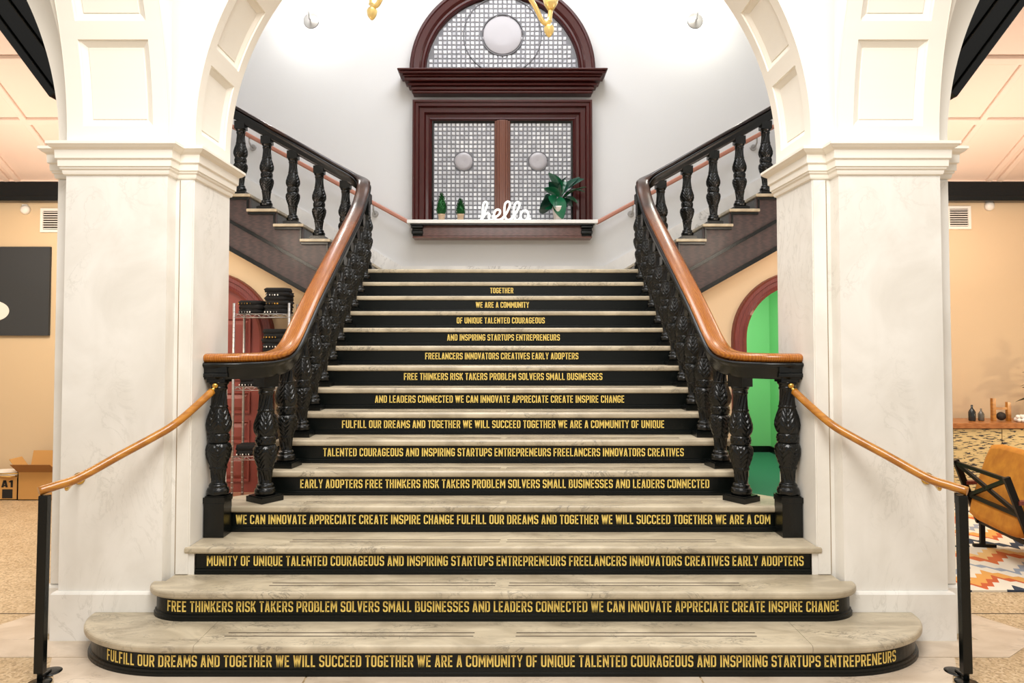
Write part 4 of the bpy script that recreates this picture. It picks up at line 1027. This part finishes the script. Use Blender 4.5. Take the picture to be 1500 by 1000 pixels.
# ------------------------------------------------------------ left side room
def vent(x0, x1, z0, z1, label):
    t = thing('air_vent', label, 'vent', ((x0 + x1) / 2, YB, z0))
    hw = (x1 - x0) / 2; h = z1 - z0
    m = MB(); fw = 0.03
    for a in ((-hw, hw, 0, fw), (-hw, hw, h - fw, h), (-hw, -hw + fw, fw, h - fw), (hw - fw, hw, fw, h - fw)): m.box(a[0], a[1], -0.02, 0, a[2], a[3])
    m.obj('frame', M['white'], t)
    m = MB(); m.box(-hw + fw, hw - fw, -0.004, 0, fw, h - fw); m.obj('backing', M['dark'], t)
    n = 8
    for i in range(n):
        z = fw + (h - 2 * fw) * (i + .5) / n
        m = MB(); m.box(-hw + fw, hw - fw, -0.016, -0.006, z - 0.005, z + 0.004); m.obj('louvre', M['white'], t)
vent(-5.197, -4.93, 2.91, 3.18, 'white louvred vent high on the left tan wall')
vent(4.985, 5.254, 2.945, 3.205, 'white grille vent high on the right tan wall')
for x, z, l in ((-5.37, 3.165, 'small white round detector high on the left tan wall'), (5.466, 3.205, 'small white detector high on the right tan wall')):
    m = MB(); m.lathe([(0.0001, -0.05), (0.03, -0.048), (0.05, -0.03), (0.055, 0.0)], (0, 0, 0), 20, 'Y'); m.box(-0.035, 0.02, -0.02, 0, 0.03, 0.06)
    tag(m.obj('smoke_detector', M['white'], loc=(x, YB, z)), l, 'detector')
t = thing('wall_sign', 'charcoal square board with a white mark on the left tan wall', 'sign', (-5.9, YB, 1.75))
m = MB(); m.box(-0.6, 0.83, -0.035, 0, 0, 0.995); m.obj('board', M['signboard'], t)
m = MB(); m.prism([(0.20 + 0.19 * math.cos(a), 0.275 + 0.115 * math.sin(a)) for a in [2 * PI * i / 30 for i in range(30)]], -0.037, -0.0345); m.obj('mark', M['tag'], t)
def carton(name, label, x, y, w_, d_, h, opened, loc_rot=0.0):
    t = thing(name, label, 'box', (x, y, 0), rotz=loc_rot)
    m = MB(); th = 0.006
    m.box(-w_ / 2, w_ / 2, -d_ / 2, -d_ / 2 + th, 0, h); m.box(-w_ / 2, w_ / 2, d_ / 2 - th, d_ / 2, 0, h)
    m.box(-w_ / 2, -w_ / 2 + th, -d_ / 2, d_ / 2, 0, h); m.box(w_ / 2 - th, w_ / 2, -d_ / 2, d_ / 2, 0, h); m.box(-w_ / 2, w_ / 2, -d_ / 2, d_ / 2, 0, 0.01)
    m.obj('body', M['card'], t)
    if opened:
        def flap(a, b, out): 
            m = MB(); a, b, out = Vector(a), Vector(b), Vector(out)
            n_ = (b - a).cross(out).normalized() * 0.004
            m.add([a, b, b + out, a + out, a + n_, b + n_, b + out + n_, a + out + n_], [(0, 1, 2, 3), (7, 6, 5, 4), (0, 4, 5, 1), (1, 5, 6, 2), (2, 6, 7, 3), (3, 7, 4, 0)]); return m
        flap((-w_ / 2, -d_ / 2, h), (w_ / 2, -d_ / 2, h), (-0.02, -0.10, 0.095)).obj('flap', M['cardin'], t)
        flap((-w_ / 2, d_ / 2, h), (w_ / 2, d_ / 2, h), (0.0, 0.05, 0.19)).obj('flap', M['card'], t)
        flap((-w_ / 2, -d_ / 2, h), (-w_ / 2, d_ / 2, h), (-0.10, 0, 0.13)).obj('flap', M['card'], t)
        flap((w_ / 2, -d_ / 2, h), (w_ / 2, d_ / 2, h), (0.08, 0, 0.10)).obj('flap', M['card'], t)
    return t
carton('cardboard_box', 'open brown cardboard box on the terrazzo beside the left pier', -4.95, 7.70, 0.42, 0.20, 0.30, True)
t = carton('cardboard_box', 'closed cardboard box printed A1 at the left edge of the floor', -5.36, 7.72, 0.38, 0.22, 0.24, False)
m = MB(); m.box(-0.19, 0.19, -0.11, 0.11, 0.24, 0.246); m.obj('lid', M['card'], t)
q_, w_ = layout('A1', 0.17); m = MB()
for q in q_: m.add([(0.02 + p.x * 0.09 * 1.6, -0.1115, 0.135 + p.y * 0.075) for p in q], [(0, 1, 2, 3)])
m.box(0.03, 0.14, -0.112, -0.1105, 0.02, 0.115); m.obj('print', M['print'], t)
t = thing('papers', 'loose pile of white and yellow printed papers on the A1 box', 'papers', (-5.34, 7.72, 0.252))
for i in range(4):
    m = MB(); m.box(-0.17, 0.17, -0.12, 0.12, 0.012 * i, 0.012 * i + 0.005); m.obj('sheet', M['tag'] if i % 2 else plain('yellow_paper', (232, 190, 110), 0.8), t, rot=(0, 0, 0.2 * i - 0.3))

# wire rack with folded clothing
rk = thing('wire_rack', 'chrome wire shelving rack in front of the red door', 'shelf', (-2.54, 7.60, 0))
for x_ in (-0.29, 0.29):
    for y_ in (-0.14, 0.16):
        m = MB(); m.tube([(x_, y_, 0.0), (x_, y_, 2.09)], 0.0135, 10)
        for i in range(38): m.lathe([(0.0135, 0), (0.0150, 0.004), (0.0135, 0.008)], (x_, y_, 0.05 + i * 0.054), 10)
        m.obj('post', M['steel'], rk)
for z in (0.45, 1.175, 1.94):
    m = MB()
    for y_ in (-0.14, 0.16):
        for dz in (0, 0.035): m.tube([(-0.29, y_, z + dz), (0.29, y_, z + dz)], 0.0035, 6)
        for i in range(12): m.tube([(-0.29 + i * 0.0483, y_, z + (0.035 if i % 2 else 0)), (-0.29 + (i + 1) * 0.0483, y_, z + (0 if i % 2 else 0.035))], 0.0025, 5)
    for i in range(15): m.tube([(-0.28 + i * 0.04, -0.14, z + 0.035), (-0.28 + i * 0.04, 0.16, z + 0.035)], 0.002, 5)
    for x_ in (-0.29, 0.29): m.tube([(x_, -0.14, z + 0.02), (x_, 0.16, z + 0.02)], 0.004, 5)
    m.obj('wire_shelf', M['steel'], rk)
def garment(me_seed, w_, d_, h):
    rnd = random.Random(me_seed); m = MB(); rings = []
    for t_ in (0, .3, .6, 1):
        e = 0.010 * (1 - (2 * t_ - 1) ** 2); ring_ = []
        for k in range(20):
            a = 2 * PI * k / 20; c_, s_ = math.cos(a), math.sin(a)
            sq_ = 1 / max(abs(c_), abs(s_)) ** 0.85
            ring_.append(((w_ / 2 + e + rnd.uniform(-.012, .010)) * c_ * sq_, (d_ / 2 + e + rnd.uniform(-.006, .006)) * s_ * sq_, h * t_ + rnd.uniform(-.004, .004) * (1 if 0 < t_ < 1 else 0)))
        rings.append(ring_)
    m.loft(rings, True, True, True, True); return m
n_g = 0
shelves = {'top': (1.982, [(-0.138, 3), (0.138, 6)]), 'middle': (1.217, [(-0.13, 2), (0.12, 12)]), 'bottom': (0.492, [(-0.15, 2), (0.10, 8)])}
for nm, (z, stacks) in shelves.items():
    for si, (x_, n_) in enumerate(stacks):
        zz = z
        for i in range(n_):
            h = 0.045 if nm == 'top' else 0.05
            me_ = garment(n_g, 0.238, 0.26, h + 0.002)
            o = me_.obj('folded_shirt', M['cloth'], None, loc=(-2.54 + x_ + random.uniform(-.008, .008), 7.61, zz))
            o.rotation_euler.z = random.uniform(-.1, .1)
            tag(o, '%s black folded shirt of the %s stack on the %s shelf of the wire rack' % ('topmost' if i == n_ - 1 else ('lowest', 'second', 'third', 'fourth', 'fifth', 'sixth', 'seventh', 'eighth', 'ninth', 'tenth', 'eleventh', 'twelfth')[i], ('left', 'right')[si], nm), 'clothing', 'black shirts in the %s stack, %s rack shelf' % (('left', 'right')[si], nm))
            if i % 2 == 0:
                g_ = MB()
                for q in range(5): g_.box(-0.11 + q * 0.03 + random.uniform(0, .02), -0.095 + q * 0.03, -0.152, -0.144, 0.008, 0.022)
                g_.obj('neck_print', M['sequin'] if i % 4 else M['tag'], o)
            zz += h; n_g += 1

# ------------------------------------------------------------ right side room
rug = MB(); rug.box(2.75, 5.6, 4.86, 7.25, 0.0, 0.012); tag(rug.obj('rug', M['rug']), 'cream rug with orange and navy zigzags under the mustard chair', 'rug')
# chair facing +x, seen from behind
ch = thing('lounge_chair', 'mustard lounge chair with black crossed frame seen from behind', 'chair', (3.85, 5.50, 0.013), rotz=math.radians(-8))
W2 = 0.37
def C3(x, y, z): return Vector((x, y, z))
for s in (-1, 1):
    y = s * W2
    m = MB(); m.bar(C3(0.0, y, 0.20), C3(-0.17, y, 0.70), 0.028, 0.045, up=(1, 0, 0)); m.obj('back_post', M['chairframe'], ch)
    m = MB(); m.bar(C3(0.02, y, 0.24), C3(0.02, y, 0.0), 0.028, 0.035, up=(1, 0, 0)); m.bar(C3(-0.05, y, 0.012), C3(0.12, y, 0.012), 0.03, 0.024); m.obj('leg', M['chairframe'], ch)
    m = MB(); m.bar(C3(0.62, y, 0.40), C3(0.66, y, 0.0), 0.028, 0.035, up=(1, 0, 0)); m.obj('leg', M['chairframe'], ch)
    m = MB(); m.bar(C3(0.0, y, 0.22), C3(0.64, y, 0.36), 0.028, 0.045); m.obj('side_rail', M['chairframe'], ch)
    m = MB(); m.bar(C3(-0.10, y, 0.52), C3(0.55, y, 0.56), 0.05, 0.028); m.bar(C3(0.55, y, 0.56), C3(0.62, y, 0.36), 0.028, 0.03); m.obj('armrest', M['framered'], ch)
for a_, b_ in ((( -0.165, -W2, 0.68), (-0.165, W2, 0.68)), ((-0.165, -W2, 0.68), (-0.07, W2, 0.42)), ((-0.165, W2, 0.68), (-0.07, -W2, 0.42)), ((-0.07, -W2, 0.42), (-0.07, W2, 0.42)), ((0.0, -W2, 0.21), (0.0, W2, 0.21))):
    m = MB(); m.bar(a_, b_, 0.024, 0.028); m.obj('cross_bar', M['chairframe'], ch)
def cushion(x0, x1, y0, y1, z0, z1, mat4):
    m = MB(); n = 10; rings = []
    for i in range(n + 1):
        t_ = i / n; e = 0.5 * (1 - abs(2 * t_ - 1) ** 4) ** 0.5
        ring_ = []
        for k in range(24):
            a = 2 * PI * k / 24; c_, s_ = math.cos(a), math.sin(a); q = 1 / (abs(c_) ** 9 + abs(s_) ** 9) ** (1 / 9)
            f = 0.86 + 0.28 * e
            ring_.append(mat4 @ Vector(((x0 + x1) / 2 + (x1 - x0) / 2 * c_ * q * f, (y0 + y1) / 2 + (y1 - y0) / 2 * s_ * q * f, z0 + (z1 - z0) * t_)))
        rings.append(ring_)
    m.loft(rings, True, True, True, True); return m
tilt = Matrix.Translation((0.015, 0, 0.24)) @ Matrix.Rotation(math.radians(-72), 4, 'Y')
cushion(-0.02, 0.62, -0.372, 0.372, 0.0, 0.13, tilt).obj('back_cushion', M['mustard'], ch)
cushion(0.03, 0.66, -0.34, 0.34, 0.0, 0.14, Matrix.Translation((0, 0, 0.25)) @ Matrix.Rotation(math.radians(-12), 4, 'Y')).obj('seat_cushion', M['mustard'], ch)
# cabinet
cb = thing('sideboard', 'low sideboard with dash-patterned doors and warm wooden top by the right wall', 'cabinet', (5.85, 7.42, 0))
m = MB(); m.box(-1.2, 1.3, -0.03, 0.45, 0.785, 0.84); m.obj('top', M['cabtop'], cb, bevel=0.004)
m = MB(); m.box(-1.18, 1.28, 0.02, 0.44, 0.10, 0.784); m.obj('body', M['dark'], cb)
for i in range(4):
    m = MB(); m.box(-1.165 + i * 0.51, -1.165 + i * 0.51 + 0.50, 0.0, 0.02, 0.12, 0.775); m.obj('door', M['dash'], cb)
for x_ in (-1.1, 1.2):
    for y_ in (0.06, 0.40): m = MB(); m.box(x_ - 0.02, x_ + 0.02, y_ - .02, y_ + .02, 0, 0.10); m.obj('leg', M['chairframe'], cb)
ZT = 0.841
def bottle(x, y, h, r, mat, label):
    m = MB(); m.lathe([(r * .9, 0), (r, 0.01), (r, h * .55), (r * .7, h * .68), (r * .3, h * .8), (r * .3, h)], (0, 0, 0), 16)
    tag(m.obj('bottle', mat, loc=(x, y, ZT)), label, 'bottle')
bottle(5.00, 7.60, 0.17, 0.035, plain('dark_glass', (40, 44, 46), 0.15), 'dark glass bottle nearest the pier on the sideboard')
bottle(5.11, 7.62, 0.13, 0.03, plain('smoke_glass', (96, 92, 84), 0.15), 'short grey bottle between the dark bottle and the wooden stand')
t = thing('wooden_stand', 'small orange wooden stand on the sideboard', 'stand', (5.30, 7.60, ZT))
for x_ in (-0.09, 0.07): m = MB(); m.box(x_, x_ + 0.035, -0.02, 0.02, 0, 0.24 if x_ < 0 else 0.2); m.obj('upright', M['oak'], t)
m = MB(); m.box(-0.055, 0.07, -0.015, 0.015, 0.12, 0.145); m.obj('cross_piece', M['oak'], t)
m = MB(); m.sphere((0.01, 0.0, 0.05), 0.045); m.obj('dark_ball', M['dark'], t)
t = thing('bead_cluster', 'cluster of pale round beads at the right end of the visible sideboard', 'ornament', (5.50, 7.50, ZT))
for i in range(22):
    m = MB() if i == 0 else m; m.sphere((random.uniform(-.11, .11), random.uniform(-.05, .05), 0.022 + random.choice((0, .035))), 0.022, 8, 6)
o = m.obj('beads', M['tag'], t); o['kind'] = 'stuff'
t = thing('potted_plant', 'dark leafy plant at the right edge above the sideboard', 'plant', (5.74, 7.56, ZT))
m = MB(); m.lathe([(0.06, 0), (0.09, 0.14), (0.08, 0.14)], (0, 0, 0), 20); m.obj('pot', M['pot_tan'], t)
m = MB(); m.tube([(0, 0, 0.1), (0, 0, 0.45)], 0.008, 6); m.obj('stem', M['stem'], t)
for i in range(16):
    a = i * 2.4; z = 0.2 + 0.02 * i; L_ = 0.26 - 0.006 * i
    leaf_to(t, (0, 0, z), (L_ * math.cos(a), 0.7 * L_ * math.sin(a), z + 0.06 + 0.02 * (i % 4)), LM[1], 0.20, roll=0.3)
